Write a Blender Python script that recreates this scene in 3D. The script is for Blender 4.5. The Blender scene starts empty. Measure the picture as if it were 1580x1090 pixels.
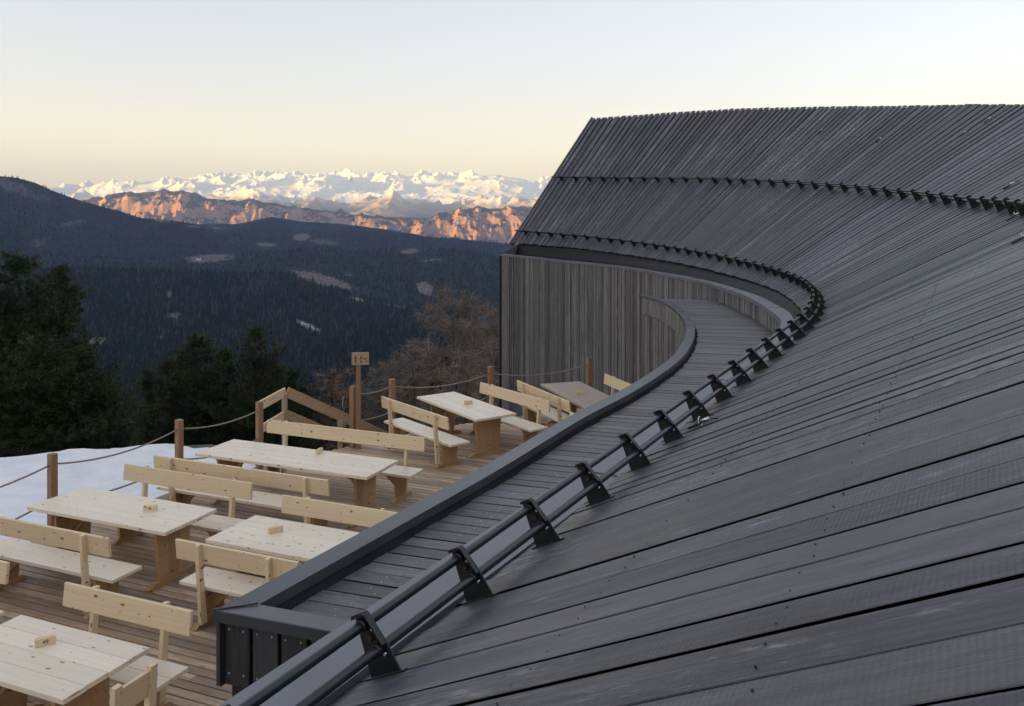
import bpy, math, random
import numpy as np
from mathutils import Vector, Matrix

# ------------------------------------------------------------------ scene, camera, sky, sun
S = bpy.context.scene
CH = 4.5                                   # eye height above the terrace boards
cam_d = bpy.data.cameras.new('camera'); cam = bpy.data.objects.new('camera', cam_d)
S.collection.objects.link(cam); S.camera = cam
cam.location = (0, 0, CH); cam.rotation_euler = (math.radians(90), 0, 0)
cam_d.sensor_width = 36; cam_d.lens = 36*1350/1580; cam_d.shift_y = -225/1580
cam_d.clip_start = 0.05; cam_d.clip_end = 200000

SUN_EL, SUN_AZ = math.radians(4.3), math.radians(246)     # low morning sun behind the camera, a little to the left
W = bpy.data.worlds.new('World'); S.world = W; W.use_nodes = True
wn, wl = W.node_tree.nodes, W.node_tree.links
bg = wn['Background']; bg.inputs[1].default_value = 0.09
sky = wn.new('ShaderNodeTexSky'); sky.sky_type = 'NISHITA'; sky.sun_disc = False
sky.sun_elevation = SUN_EL; sky.sun_rotation = SUN_AZ
sky.altitude = 2100; sky.air_density = 1.0; sky.dust_density = 3.0; sky.ozone_density = 1.25
hsv = wn.new('ShaderNodeHueSaturation'); hsv.inputs['Saturation'].default_value = 0.5
wl.new(sky.outputs[0], hsv.inputs['Color']); tint = wn.new('ShaderNodeMix'); tint.data_type='RGBA'; tint.blend_type='MULTIPLY'; tint.inputs[0].default_value=1; tint.inputs[7].default_value=(1.04,0.955,0.985,1)
wl.new(hsv.outputs[0], tint.inputs[6])
# morning colours by height, the same all the way round: gold at the horizon, cream, then grey-lavender
tcw = wn.new('ShaderNodeTexCoord'); sxyz = wn.new('ShaderNodeSeparateXYZ'); wl.new(tcw.outputs['Generated'], sxyz.inputs[0])
cr = wn.new('ShaderNodeValToRGB'); wl.new(sxyz.outputs[2], cr.inputs[0]); el = cr.color_ramp.elements
el[0].position = 0.0; el[0].color = (3.1,1.80,0.42,1); el[1].position = 0.26; el[1].color = (0.84,0.87,0.99,1)
for p_, c_ in ((0.035,(2.6,1.60,0.46,1)),(0.075,(1.62,1.20,0.64,1)),(0.13,(1.14,1.01,0.82,1)),(0.19,(0.95,0.94,0.95,1))):
    e_ = el.new(p_); e_.color = c_
gain = wn.new('ShaderNodeMix'); gain.data_type='RGBA'; gain.blend_type='MULTIPLY'; gain.inputs[0].default_value=1; gain.inputs[7].default_value=(1.14,1.14,1.14,1); wl.new(cr.outputs[0], gain.inputs[6])
band = wn.new('ShaderNodeMix'); band.data_type='RGBA'; band.inputs[0].default_value=0.62
wl.new(gain.outputs[2], band.inputs[7]); wl.new(tint.outputs[2], band.inputs[6]); wl.new(band.outputs[2], bg.inputs[0])

sun_d = bpy.data.lights.new('sun', 'SUN'); sun = bpy.data.objects.new('sun', sun_d); S.collection.objects.link(sun)
sun_d.energy = 4.0; sun_d.angle = math.radians(0.5); sun_d.color = (1.0, 0.60, 0.15)
sd = Vector((math.sin(SUN_AZ)*math.cos(SUN_EL), math.cos(SUN_AZ)*math.cos(SUN_EL), math.sin(SUN_EL)))   # towards the sun
sun.rotation_euler = sd.to_track_quat('Z', 'Y').to_euler(); sun.location = (-5, -8, 30)

vs = S.view_settings; vs.view_transform = 'Standard'; vs.look = 'None'; vs.exposure = 2.85; vs.gamma = 1; vs.use_curve_mapping = False
S.cycles.use_denoising = True; S.cycles.max_bounces = 6; S.cycles.volume_bounces = 0
S.cycles.diffuse_bounces = 3; S.cycles.transparent_max_bounces = 4
RNG = random.Random(7); NR = np.random.default_rng(11)

# ------------------------------------------------------------------ object helpers
def tag(o, label=None, cat=None, group=None, kind=None):
    if label: o['label'] = label
    if cat: o['category'] = cat
    if group: o['group'] = group
    if kind: o['kind'] = kind
    return o
def mesh(name, v, f, uv=None, smooth=False):
    m = bpy.data.meshes.new(name); m.from_pydata([tuple(p) for p in v], [], [tuple(q) for q in f])
    if uv is not None:
        l = m.uv_layers.new(name='UVMap'); l.data.foreach_set('uv', np.asarray(uv, dtype=np.float32).ravel())
    if smooth: m.polygons.foreach_set('use_smooth', [True]*len(m.polygons))
    return m
def link(name, data, mat=None, parent=None, loc=None, rz=None):
    o = bpy.data.objects.new(name, data); S.collection.objects.link(o)
    if mat is not None and data is not None and not data.materials: data.materials.append(mat)
    if parent is not None: o.parent = parent
    if loc is not None: o.location = loc
    if rz is not None: o.rotation_euler = (0, 0, rz)
    return o
def empty(name, loc=(0, 0, 0), rz=0.0):
    o = bpy.data.objects.new(name, None); S.collection.objects.link(o); o.location = loc; o.rotation_euler = (0, 0, rz)
    o.empty_display_size = 0.2
    return o
def copy_tree(o, parent=None):
    c = o.copy(); S.collection.objects.link(c)
    if parent is not None: c.parent = parent
    for ch in list(o.children): copy_tree(ch, c)
    return c

class B:
    """collects chamfered boards, prisms and tubes into one mesh with board UVs (u along, v across, metres)"""
    def __init__(s): s.v=[]; s.f=[]; s.uv=[]; s.sm=[]
    def face(s, idx, uvs, sm=False): s.f.append(idx); s.uv += uvs; s.sm.append(sm)
    def board(s, c, size, rot=None, b=0.003, along=None):
        c = Vector(c); h = Vector(size)/2; R = rot if rot is not None else Matrix.Identity(3)
        b = min(b, min(h)*0.8)
        ax = along if along is not None else max(range(3), key=lambda i: size[i])
        base = len(s.v); P = []
        for sx in (-1, 1):
            for sy in (-1, 1):
                for sz in (-1, 1):
                    sg = (sx, sy, sz)
                    for k in range(3):                       # vertex k lies on the face normal to axis k
                        P.append(Vector([sg[a]*(h[a] if a == k else h[a]-b) for a in range(3)]))
        idx = lambda sg, k: ((sg[0] > 0)*4+(sg[1] > 0)*2+(sg[2] > 0))*3+k
        for p in P: s.v.append(tuple(c + R @ p))
        def add(ids, n):
            pts = [P[i] for i in ids]; cen = sum(pts, Vector())/len(pts)
            nn = (pts[1]-pts[0]).cross(pts[2]-pts[0])
            if nn.dot(cen) < 0: ids = ids[::-1]
            o = [a for a in range(3) if a != ax]; k = n if n != ax else o[0]
            vv = [a for a in range(3) if a not in (ax, k)][0]
            s.face([base+i for i in ids], [(P[i][ax], P[i][vv]+0.37*k) if n != ax else (P[i][o[0]]*0.3+3.1, P[i][o[1]]+1.7) for i in ids])
        for k in range(3):
            o = [a for a in range(3) if a != k]
            for sg in (-1, 1):
                q = []
                for (a1, a2) in ((-1,-1),(1,-1),(1,1),(-1,1)):
                    t = [0,0,0]; t[k]=sg; t[o[0]]=a1; t[o[1]]=a2; q.append(idx(t, k))
                add(q, k)
        for k in range(3):                                   # edges along axis k
            o = [a for a in range(3) if a != k]
            for s1 in (-1, 1):
                for s2 in (-1, 1):
                    q = []
                    for (e, w) in ((-1,0),(-1,1),(1,1),(1,0)):
                        t=[0,0,0]; t[k]=e; t[o[0]]=s1; t[o[1]]=s2; q.append(idx(t, o[w]))
                    add(q, o[0])
        for sx in (-1,1):
            for sy in (-1,1):
                for sz in (-1,1): add([idx((sx,sy,sz),k) for k in range(3)], 2)
        return s
    def prism(s, poly, vec, axes=None):
        """polygon of 3d points extruded by vec"""
        n = len(poly); base = len(s.v); vec = Vector(vec); P=[Vector(p) for p in poly]; Q=[p+vec for p in P]
        for p in P+Q: s.v.append(tuple(p))
        nrm = (P[1]-P[0]).cross(P[2]-P[0]); flip = nrm.dot(vec) > 0
        L = (P[-1]-P[0]); u = L.normalized() if L.length > 1e-6 else Vector((1,0,0))
        w = nrm.normalized().cross(u)
        uvp = [((p-P[0]).dot(u), (p-P[0]).dot(w)) for p in P]
        a = list(range(n)); 
        s.face([base+i for i in (a[::-1] if flip else a)], [uvp[i] for i in (a[::-1] if flip else a)])
        s.face([base+n+i for i in (a if flip else a[::-1])], [uvp[i] for i in (a if flip else a[::-1])])
        for i in range(n):
            j=(i+1)%n; ids=[i, j, n+j, n+i]; ln=(P[j]-P[i]).length; 
            uvq=[(0,0),(ln,0),(ln,vec.length),(0,vec.length)]
            if not flip: ids=ids[::-1]; uvq=uvq[::-1]
            s.face([base+k for k in ids], uvq)
        return s
    def tube(s, pts, r, n=8, r1=None, caps=True, up=None):
        P=[Vector(p) for p in pts]; base=len(s.v); m=len(P)
        for i,p in enumerate(P):
            t=(P[min(i+1,m-1)]-P[max(i-1,0)]).normalized()
            ref = Vector((0,0,1)) if abs(t.z)<0.9 else Vector((1,0,0))
            a=t.cross(ref).normalized(); b=a.cross(t)
            rr = r if r1 is None else r+(r1-r)*i/(m-1)
            for k in range(n):
                th=2*math.pi*k/n; s.v.append(tuple(p+a*(math.cos(th)*rr)+b*(math.sin(th)*rr)))
        L=0
        for i in range(m-1):
            l2=L+(P[i+1]-P[i]).length
            for k in range(n):
                k2=(k+1)%n
                s.face([base+i*n+k, base+i*n+k2, base+(i+1)*n+k2, base+(i+1)*n+k], [(L,k*.02),(L,k*.02+.02),(l2,k*.02+.02),(l2,k*.02)], True)
            L=l2
        if caps:
            s.face([base+k for k in range(n)][::-1], [(0,0)]*n); s.face([base+(m-1)*n+k for k in range(n)], [(0,0)]*n)
        return s
    def mesh(s, name):
        m = mesh(name, s.v, s.f, s.uv)
        if any(s.sm): m.polygons.foreach_set('use_smooth', s.sm)
        return m
    def obj(s, name, mat, parent=None, loc=None, rz=None): return link(name, s.mesh(name), mat, parent, loc, rz)

# ------------------------------------------------------------------ materials
def new_mat(name):
    m = bpy.data.materials.new(name); m.use_nodes = True
    nt = m.node_tree; return m, nt, nt.nodes['Principled BSDF']
class NT:
    def __init__(s, nt): s.t = nt
    def n(s, typ, **kw):
        x = s.t.nodes.new(typ)
        for k, v in kw.items():
            if k.startswith('i_'):
                key=k[2:]; key=int(key) if key.isdigit() else key.replace('_',' ')
                if isinstance(v, bpy.types.NodeSocket): s.t.links.new(v, x.inputs[key])
                else: x.inputs[key].default_value = v
            else: setattr(x, k, v)
        return x
    def math(s, op, a, b=None, c=None, clamp=False):
        x = s.t.nodes.new('ShaderNodeMath'); x.operation = op; x.use_clamp = clamp
        for i, v in enumerate((a, b, c)):
            if v is None: continue
            if isinstance(v, bpy.types.NodeSocket): s.t.links.new(v, x.inputs[i])
            else: x.inputs[i].default_value = v
        return x.outputs[0]
    def mix(s, fac, a, b, blend='MIX'):
        x = s.t.nodes.new('ShaderNodeMix'); x.data_type='RGBA'; x.blend_type=blend
        for sock, v in ((x.inputs[0], fac), (x.inputs[6], a), (x.inputs[7], b)):
            if isinstance(v, bpy.types.NodeSocket): s.t.links.new(v, sock)
            elif isinstance(v, (int, float)): sock.default_value = v
            else: sock.default_value = (*v, 1)
        return x.outputs[2]
    def ramp(s, fac, lo, hi, clamp=True):
        x = s.t.nodes.new('ShaderNodeMapRange'); x.clamp = clamp
        s.t.links.new(fac, x.inputs[0]); x.inputs[1].default_value = lo; x.inputs[2].default_value = hi
        return x.outputs[0]
    def noise(s, vec, scale, detail=4, rough=0.55, dim='3D'):
        return s.n('ShaderNodeTexNoise', noise_dimensions=dim, i_Vector=vec, i_Scale=scale, i_Detail=detail, i_Roughness=rough).outputs[0]
    def vmul(s, vec, m, add=None):
        x = s.t.nodes.new('ShaderNodeVectorMath'); x.operation='MULTIPLY'; s.t.links.new(vec, x.inputs[0]); x.inputs[1].default_value = m
        if add is None: return x.outputs[0]
        y = s.t.nodes.new('ShaderNodeVectorMath'); y.operation='ADD'; s.t.links.new(x.outputs[0], y.inputs[0])
        if isinstance(add, bpy.types.NodeSocket): s.t.links.new(add, y.inputs[1])
        else: y.inputs[1].default_value = add
        return y.outputs[0]
    def link(s, a, b): s.t.links.new(a, b)
def pos_(N): return N.n('ShaderNodeNewGeometry').outputs['Position']
def board_coords(N):
    """UV in metres (u along the board) shifted by each object's own random number"""
    uv = N.n('ShaderNodeUVMap').outputs[0]; rnd = N.n('ShaderNodeObjectInfo').outputs['Random']
    off = N.n('ShaderNodeCombineXYZ', i_0=N.math('MULTIPLY', rnd, 57.3), i_1=N.math('MULTIPLY', rnd, 131.7), i_2=N.math('MULTIPLY', rnd, 23.1)).outputs[0]
    a = N.t.nodes.new('ShaderNodeVectorMath'); a.operation='ADD'; N.link(uv, a.inputs[0]); N.link(off, a.inputs[1])
    return a.outputs[0], rnd
def pine(name, light, dark, rough=0.5, knots=1.0, knot_col=(0.16,0.07,0.035), grey=0.0, tone=0.25, spec=0.4):
    m, nt, bs = new_mat(name); N = NT(nt); p, rnd = board_coords(N)
    g1 = N.noise(N.vmul(p, (0.9, 14, 14)), 1.0, 5, 0.6)
    wob = N.noise(N.vmul(p, (1.4, 3.0, 3.0)), 1.0, 2)
    rings = N.n('ShaderNodeTexWave', wave_type='BANDS', bands_direction='Y', i_Vector=N.vmul(p, (0.35, 6.0, 6.0)), i_Scale=1.1, i_Distortion=11.0, i_Detail=2.0, i_Detail_Scale=0.8).outputs['Fac']
    fine = N.noise(N.vmul(p, (6, 160, 160)), 1.0, 3)
    f = N.math('ADD', N.math('MULTIPLY', g1, 0.55), N.math('ADD', N.math('MULTIPLY', rings, 0.14), N.math('MULTIPLY', fine, 0.2)))
    col = N.mix(N.ramp(f, 0.25, 0.85), light, dark)
    # per-board tone
    t = N.math('MULTIPLY_ADD', N.n('ShaderNodeTexWhiteNoise', noise_dimensions='1D', i_W=N.math('MULTIPLY', rnd, 999.0)).outputs['Value'], tone*1.4, 1.0-tone*.9)
    col = N.mix(1.0, col, N.n('ShaderNodeCombineXYZ', i_0=t, i_1=t, i_2=t).outputs[0], 'MULTIPLY')
    if knots > 0:
        def kn(sc, th, keep, seed):
            v = N.n('ShaderNodeTexVoronoi', voronoi_dimensions='2D', i_Vector=N.vmul(p, sc, (seed, seed*.7, 0)), i_Scale=1.0, i_Randomness=1.0)
            w = N.math('ADD', v.outputs['Distance'], N.math('MULTIPLY', N.math('SUBTRACT', wob, 0.5), 0.04))
            sep = N.n('ShaderNodeSeparateColor', i_0=v.outputs['Color'])
            on = N.math('GREATER_THAN', sep.outputs[0], keep)
            rad = N.math('MULTIPLY_ADD', sep.outputs[1], th, th*0.45)
            k = N.math('SUBTRACT', 1.0, N.ramp(N.math('DIVIDE', w, rad), 0.55, 1.0))
            return N.math('MULTIPLY', k, on)
        k1 = kn((3.2, 7.5, 1), 0.085, 0.42, 3.3); k2 = kn((5.2, 11.0, 1), 0.05, 0.55, 9.1)
        k = N.math('MULTIPLY', N.math('MAXIMUM', k1, k2), knots, clamp=True)
        col = N.mix(k, col, knot_col)
    N.link(col, bs.inputs['Base Color']); bs.inputs['Roughness'].default_value = rough; bs.inputs['Specular IOR Level'].default_value = spec
    bmp = N.n('ShaderNodeBump', i_Strength=0.25, i_Distance=0.004, i_Height=N.math('ADD', fine, g1)); N.link(bmp.outputs[0], bs.inputs['Normal'])
    return m
def grey_wood(name, dark, light, brown, rough=0.5, saw=0.0, streak=0.4, spec=0.5, tvar=0.7, frost=0.0):
    """weathered dark-stained larch"""
    m, nt, bs = new_mat(name); N = NT(nt); p, rnd = board_coords(N)
    raw = N.n('ShaderNodeUVMap').outputs[0]
    g1 = N.noise(N.vmul(p, (0.7, 11, 11)), 1.0, 6, 0.62)
    g2 = N.noise(N.vmul(p, (2.2, 45, 45)), 1.0, 5, 0.65)
    big = N.noise(N.vmul(p, (0.55, 1.3, 1.3)), 1.0, 3)
    f = N.math('ADD', N.math('MULTIPLY', g1, 0.5), N.math('MULTIPLY', g2, 0.5))
    fg = N.noise(N.vmul(p, (1.1, 90, 90), (5, 2, 0)), 1.0, 3, 0.6)
    f = N.math('ADD', N.math('MULTIPLY', f, 0.72), N.math('MULTIPLY', fg, 0.28))
    col = N.mix(N.ramp(f, 0.38, 0.62), dark, light)
    tone = N.n('ShaderNodeTexWhiteNoise', noise_dimensions='1D', i_W=N.math('MULTIPLY', rnd, 991.0)).outputs['Value']
    col = N.mix(N.math('MULTIPLY', N.ramp(N.math('ADD', big, N.math('FRACT', N.math('MULTIPLY', tone, 7.3))), 0.75, 1.5), 0.75), col, brown)
    t = N.math('MULTIPLY_ADD', tone, tvar, 1.0-tvar/2)
    col = N.mix(1.0, col, N.n('ShaderNodeCombineXYZ', i_0=t, i_1=t, i_2=t).outputs[0], 'MULTIPLY')
    # blotches of uneven weathering
    bl = N.noise(N.vmul(p, (3.2, 16, 16), (31, 7, 0)), 1.0, 5, 0.7); bm = N.math('MULTIPLY_ADD', N.ramp(bl, 0.34, 0.66), 0.45, 0.78)
    col = N.mix(1.0, col, N.n('ShaderNodeCombineXYZ', i_0=bm, i_1=bm, i_2=bm).outputs[0], 'MULTIPLY')
    # worn pale scuffs running with the grain
    sc = N.noise(N.vmul(p, (5.5, 26, 26)), 1.0, 6, 0.75); msk = N.noise(N.vmul(p, (0.9, 2.5, 2.5), (40, 11, 0)), 1.0, 2)
    scuff = N.math('MULTIPLY', N.ramp(sc, 0.55, 0.70), N.ramp(msk, 0.44, 0.62))
    col = N.mix(N.math('MULTIPLY', scuff, streak), col, (0.30, 0.30, 0.32))
    # knots
    v = N.n('ShaderNodeTexVoronoi', voronoi_dimensions='2D', i_Vector=N.vmul(p, (2.0, 6.0, 1), (7, 3, 0)), i_Scale=1.0)
    sep = N.n('ShaderNodeSeparateColor', i_0=v.outputs['Color'])
    kk = N.math('MULTIPLY', N.math('SUBTRACT', 1.0, N.ramp(v.outputs['Distance'], 0.04, 0.09)), N.math('GREATER_THAN', sep.outputs[0], 0.7))
    col = N.mix(N.math('MULTIPLY', kk, 0.6), col, (0.035, 0.03, 0.03))
    rgh = N.math('MULTIPLY_ADD', g1, 0.35, rough-0.17)
    if frost > 0:      # rime lying in the rough grain
        fr = N.noise(N.vmul(p, (14, 60, 60)), 1.0, 4, 0.75); fm = N.noise(pos_(N), 0.42, 3, 0.5)
        frm = N.math('MULTIPLY', N.ramp(fr, 0.50, 0.66), N.math('MULTIPLY', N.ramp(fm, 0.44, 0.64), N.ramp(N.noise(N.vmul(p, (0.6, 0.9, 0.9), (19, 5, 0)), 1.0, 2), 0.42, 0.62)))
        col = N.mix(N.math('MULTIPLY', frm, frost), col, (0.55, 0.58, 0.64))
    N.link(col, bs.inputs['Base Color']); N.link(rgh, bs.inputs['Roughness']); bs.inputs['Specular IOR Level'].default_value = spec
    hgt = N.math('ADD', N.math('MULTIPLY', g2, 1.0), N.math('MULTIPLY', g1, 1.0))
    if saw > 0:
        wv = N.n('ShaderNodeTexWave', wave_type='BANDS', bands_direction='X', i_Vector=N.vmul(p, (1, 0.25, 1)), i_Scale=22.0, i_Distortion=2.2, i_Detail=2.0, i_Detail_Scale=1.5).outputs['Fac']
        sm = N.ramp(N.noise(N.vmul(p, (0.5, 1.5, 1.5), (3, 17, 0)), 1.0, 2), 0.42, 0.62)
        hgt = N.math('ADD', hgt, N.math('MULTIPLY', N.math('MULTIPLY', wv, sm), saw))
        dk = N.math('MULTIPLY', N.math('MULTIPLY', wv, sm), saw*0.4); col2 = N.mix(dk, col, (0.02,0.021,0.024)); N.link(col2, bs.inputs['Base Color'])
    bmp = N.n('ShaderNodeBump', i_Strength=0.55, i_Distance=0.006, i_Height=hgt); N.link(bmp.outputs[0], bs.inputs['Normal'])
    return m
def plain(name, col, rough=0.5, metal=0.0, spec=0.5, noise=0.15, scale=3.0, bump=0.0):
    m, nt, bs = new_mat(name); N = NT(nt); tc = N.n('ShaderNodeTexCoord').outputs['Object']
    n = N.noise(tc, scale, 5, 0.6)
    c2 = tuple(max(0, c*(1-noise*2)) for c in col); c1 = tuple(min(1, c*(1+noise)) for c in col)
    N.link(N.mix(N.ramp(n, 0.3, 0.7), c2, c1), bs.inputs['Base Color'])
    N.link(N.math('MULTIPLY_ADD', n, 0.3, rough-0.15), bs.inputs['Roughness'])
    bs.inputs['Metallic'].default_value = metal; bs.inputs['Specular IOR Level'].default_value = spec
    if bump:
        b = N.n('ShaderNodeBump', i_Strength=0.4, i_Distance=bump, i_Height=n); N.link(b.outputs[0], bs.inputs['Normal'])
    return m
MAT = {}
MAT['roof'] = grey_wood('roof_larch', (0.018,0.021,0.029), (0.110,0.119,0.140), (0.080,0.076,0.077), 0.46, saw=0.40, tvar=0.6, streak=0.85, frost=0.95, spec=0.42)
MAT['wall'] = grey_wood('wall_larch', (0.055,0.055,0.057), (0.225,0.221,0.217), (0.175,0.160,0.144), 0.60, saw=0.1, streak=0.25, spec=0.35)
MAT['walk'] = grey_wood('walkway_larch', (0.032,0.034,0.040), (0.125,0.125,0.134), (0.100,0.088,0.082), 0.40, saw=0.1, streak=0.7, frost=0.35)
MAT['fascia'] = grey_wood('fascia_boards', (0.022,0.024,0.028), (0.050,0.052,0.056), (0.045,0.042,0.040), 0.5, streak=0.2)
MAT['terrace'] = grey_wood('terrace_larch', (0.20,0.14,0.095), (0.58,0.455,0.34), (0.46,0.32,0.20), 0.6, saw=0.1, streak=0.35, spec=0.35)
MAT['pine_top'] = pine('pine_table_top', (0.89,0.79,0.63), (0.79,0.655,0.47), 0.38, 0.8, (0.20,0.12,0.09), tone=0.07, spec=0.5)  # fresh wood, made paler still: sky sheen put into the colour
MAT['pine'] = pine('pine_boards', (0.84,0.68,0.44), (0.72,0.53,0.30), 0.5, 1.0, (0.20,0.085,0.035), tone=0.08)
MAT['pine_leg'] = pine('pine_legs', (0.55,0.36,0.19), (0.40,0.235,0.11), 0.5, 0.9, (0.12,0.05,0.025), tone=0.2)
MAT['pine_old'] = pine('pine_old_top', (0.50,0.42,0.34), (0.36,0.28,0.21), 0.5, 0.7, (0.16,0.09,0.06), tone=0.15)
MAT['post'] = pine('brown_posts', (0.36,0.215,0.115), (0.235,0.125,0.06), 0.6, 0.5, (0.09,0.04,0.02), tone=0.1)
MAT['rail_board'] = pine('stair_boards', (0.50,0.36,0.22), (0.36,0.24,0.13), 0.55, 0.8, (0.12,0.05,0.025), tone=0.12)
MAT['steel'] = plain('black_steel', (0.008,0.009,0.011), 0.42, 0.0, 0.5, 0.15, 9)
MAT['tube'] = plain('painted_tube', (0.014,0.017,0.024), 0.32, 0.0, 0.6, 0.15, 6)
MAT['zinc'] = plain('cap_sheet', (0.080,0.087,0.100), 0.33, 0.3, 0.5, 0.16, 2.2)
MAT['pale_zinc'] = plain('flashing_sheet', (0.19,0.20,0.225), 0.45, 0.4, 0.5, 0.12, 1.5)
m_,nt_,bs_ = new_mat('wet_gutter'); N_ = NT(nt_); tc_ = N_.n('ShaderNodeTexCoord').outputs['Object']; n_ = N_.noise(tc_, 6.0, 5, 0.65)
bs_.inputs['Base Color'].default_value = (0.008,0.008,0.009,1); N_.link(N_.math('MULTIPLY_ADD', n_, 0.3, 0.33), bs_.inputs['Roughness']); bs_.inputs['Specular IOR Level'].default_value = 0.2
b_ = N_.n('ShaderNodeBump', i_Strength=0.12, i_Distance=0.01, i_Height=n_); N_.link(b_.outputs[0], bs_.inputs['Normal']); MAT['gutter'] = m_
MAT['chrome'] = plain('bright_steel', (0.72,0.72,0.72), 0.2, 1.0, 0.5, 0.05)
MAT['nail'] = plain('dark_nails', (0.05,0.035,0.028), .7)
MAT['bolt'] = plain('rusty_bolt', (0.085,0.042,0.02), 0.6, 0.3)
MAT['screw'] = plain('screw_heads', (0.55,0.56,0.58), 0.3, 0.9)
MAT['membrane'] = plain('roof_membrane', (0.006,0.006,0.007), 0.8, 0, 0.2)
MAT['moss'] = plain('gravel_fill', (0.05,0.042,0.032), 0.9, 0, 0.2, 0.5, 30, bump=0.01)
MAT['rope'] = plain('hemp_rope', (0.34,0.29,0.22), 0.85, 0, 0.2, 0.25, 40)
MAT['carve'] = plain('burnt_lettering', (0.10,0.055,0.025), 0.8, 0, 0.2)
MAT['soffit'] = plain('dark_soffit', (0.03,0.03,0.03), 0.8)

# ------------------------------------------------------------------ the hut: a ruled roof over a bent plan
# The foot of the lower snow guard is the guide line: d metres per bracket, straight at first, then a steady bend.
DB = 0.5664
KN = np.array([-14, 0, 6, 12, 18, 24, 30, 36, 42, 48, 52.])
HD = np.radians([28.4, 28.4, 28.6, 28.5, 16.3, 3.6, -7.0, -18.0, -30.5, -43.5, -52])
ZK = np.array([-1.60, -1.445, -1.375, -1.299, -1.242, -1.226, -1.171, -1.066, -.948, -.838, -.765])
TKN = np.array([-14, -8, 0, 6, 12, 16, 20, 26, 32, 40, 50, 52.])
TV = np.array([.484, .484, .473, .491, .525, .535, .561, .655, .768, .943, 1.106, 1.13])
SKV = np.radians([0, 0, -1.2, -1.2, -1.0, -.8, 0, 1.6, 2.0, 1.4, -1.9, -2.2])
GI = np.arange(-14, 50.001, 0.05)
def smooth(a, k=31):
    p = np.pad(a, k//2, mode='edge'); return np.convolve(p, np.ones(k)/k, 'valid')
GH = smooth(np.interp(GI, KN, HD)); GZ = smooth(np.interp(GI, KN, ZK)); GT = smooth(np.interp(GI, TKN, TV)); GA = GH - smooth(np.interp(GI, TKN, SKV))
GX = np.zeros(len(GI)); GY = np.zeros(len(GI)); k0 = int(np.argmin(abs(GI)))
dx = DB*0.05*np.sin(GH); dy = DB*0.05*np.cos(GH)
GX = np.concatenate([[0], np.cumsum((dx[1:]+dx[:-1])/2)]); GY = np.concatenate([[0], np.cumsum((dy[1:]+dy[:-1])/2)])
GX += -0.386-GX[k0]; GY += 2.70-GY[k0]
def G(i): return tuple(float(np.interp(i, GI, a)) for a in (GX, GY, GZ, GH, GT, GA))
def roof_pt(i, e, h=0.0):
    """point over the roof: i along the eave in bracket steps, e metres up the slope in plan, h metres off the boards"""
    x, y, z, hd, t, a = G(i); nx, ny = math.cos(a), -math.sin(a); s = math.sqrt(1+t*t)
    return Vector((x+e*nx-h*t/s*nx, y+e*ny-h*t/s*ny, CH+z+e*t+h/s))
def side_pt(i, off, z):
    """point beside the guide line (off > 0 towards the terrace), z above the terrace"""
    x, y, _, hd, t, a = G(i); return Vector((x-off*math.cos(hd), y+off*math.sin(hd), z))
I0, I1 = -11.0, 48.75
eave_e = lambda i: float(np.interp(i, [12, 19], [-.14, -.27]))
ridge_e = lambda i: float(np.interp(i, [24, 28, 32, 36, 40, 44, 48.75], [4.82, 4.76, 4.6, 4.38, 4.15, 3.93, 3.62]))
upper_e = lambda i: float(np.interp(i, [24, 28, 32, 36, 40, 44, 49], [2.2, 2.18, 2.1, 1.98, 1.82, 1.71, 1.6]))
wall_o = lambda i: float(np.interp(i, [12, 16.5, 18.4, 21, 24, 28, 32, 43, 48.75], [.34, .46, .62, .79, .93, 1.05, 1.08, 1.10, 1.0]))
cap_z = lambda i: CH+float(np.interp(i, [-10, 0, 12, 22, 28, 33, 43, 48.75], [-1.50, -1.47, -1.44, -1.43, -1.45, -1.49, -1.50, -1.44]))
DECK_Z = CH-1.73                                  # top of the walkway boards
PAR_Z = CH-1.65                                   # top of its parapet

hut = tag(empty('mountain_hut', (0, 0, 0)), 'dark timber hut with a sweeping curved board roof above the terrace', 'building')
# roof underlay, the far slope and the gable
def grid_mesh(name, rows, uvscale=1.0):
    v=[]; f=[]; n=len(rows[0])
    for r in rows: v += list(r)
    for a in range(len(rows)-1):
        for b in range(n-1): f.append((a*n+b, a*n+b+1, (a+1)*n+b+1, (a+1)*n+b))
    return mesh(name, v, f)
idx = np.arange(I0, I1+.01, 0.25); idx[-1] = I1
rows = [[roof_pt(i, e, -0.05) for e in np.linspace(eave_e(i)+.03, ridge_e(i)-.02, 8)] + [roof_pt(i, ridge_e(i), -.04)+Vector((2.5*math.cos(G(i)[5]), -2.5*math.sin(G(i)[5]), -2.6))] for i in idx]
roof = link('roof', grid_mesh('roof', rows), MAT['membrane'], hut)
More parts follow.
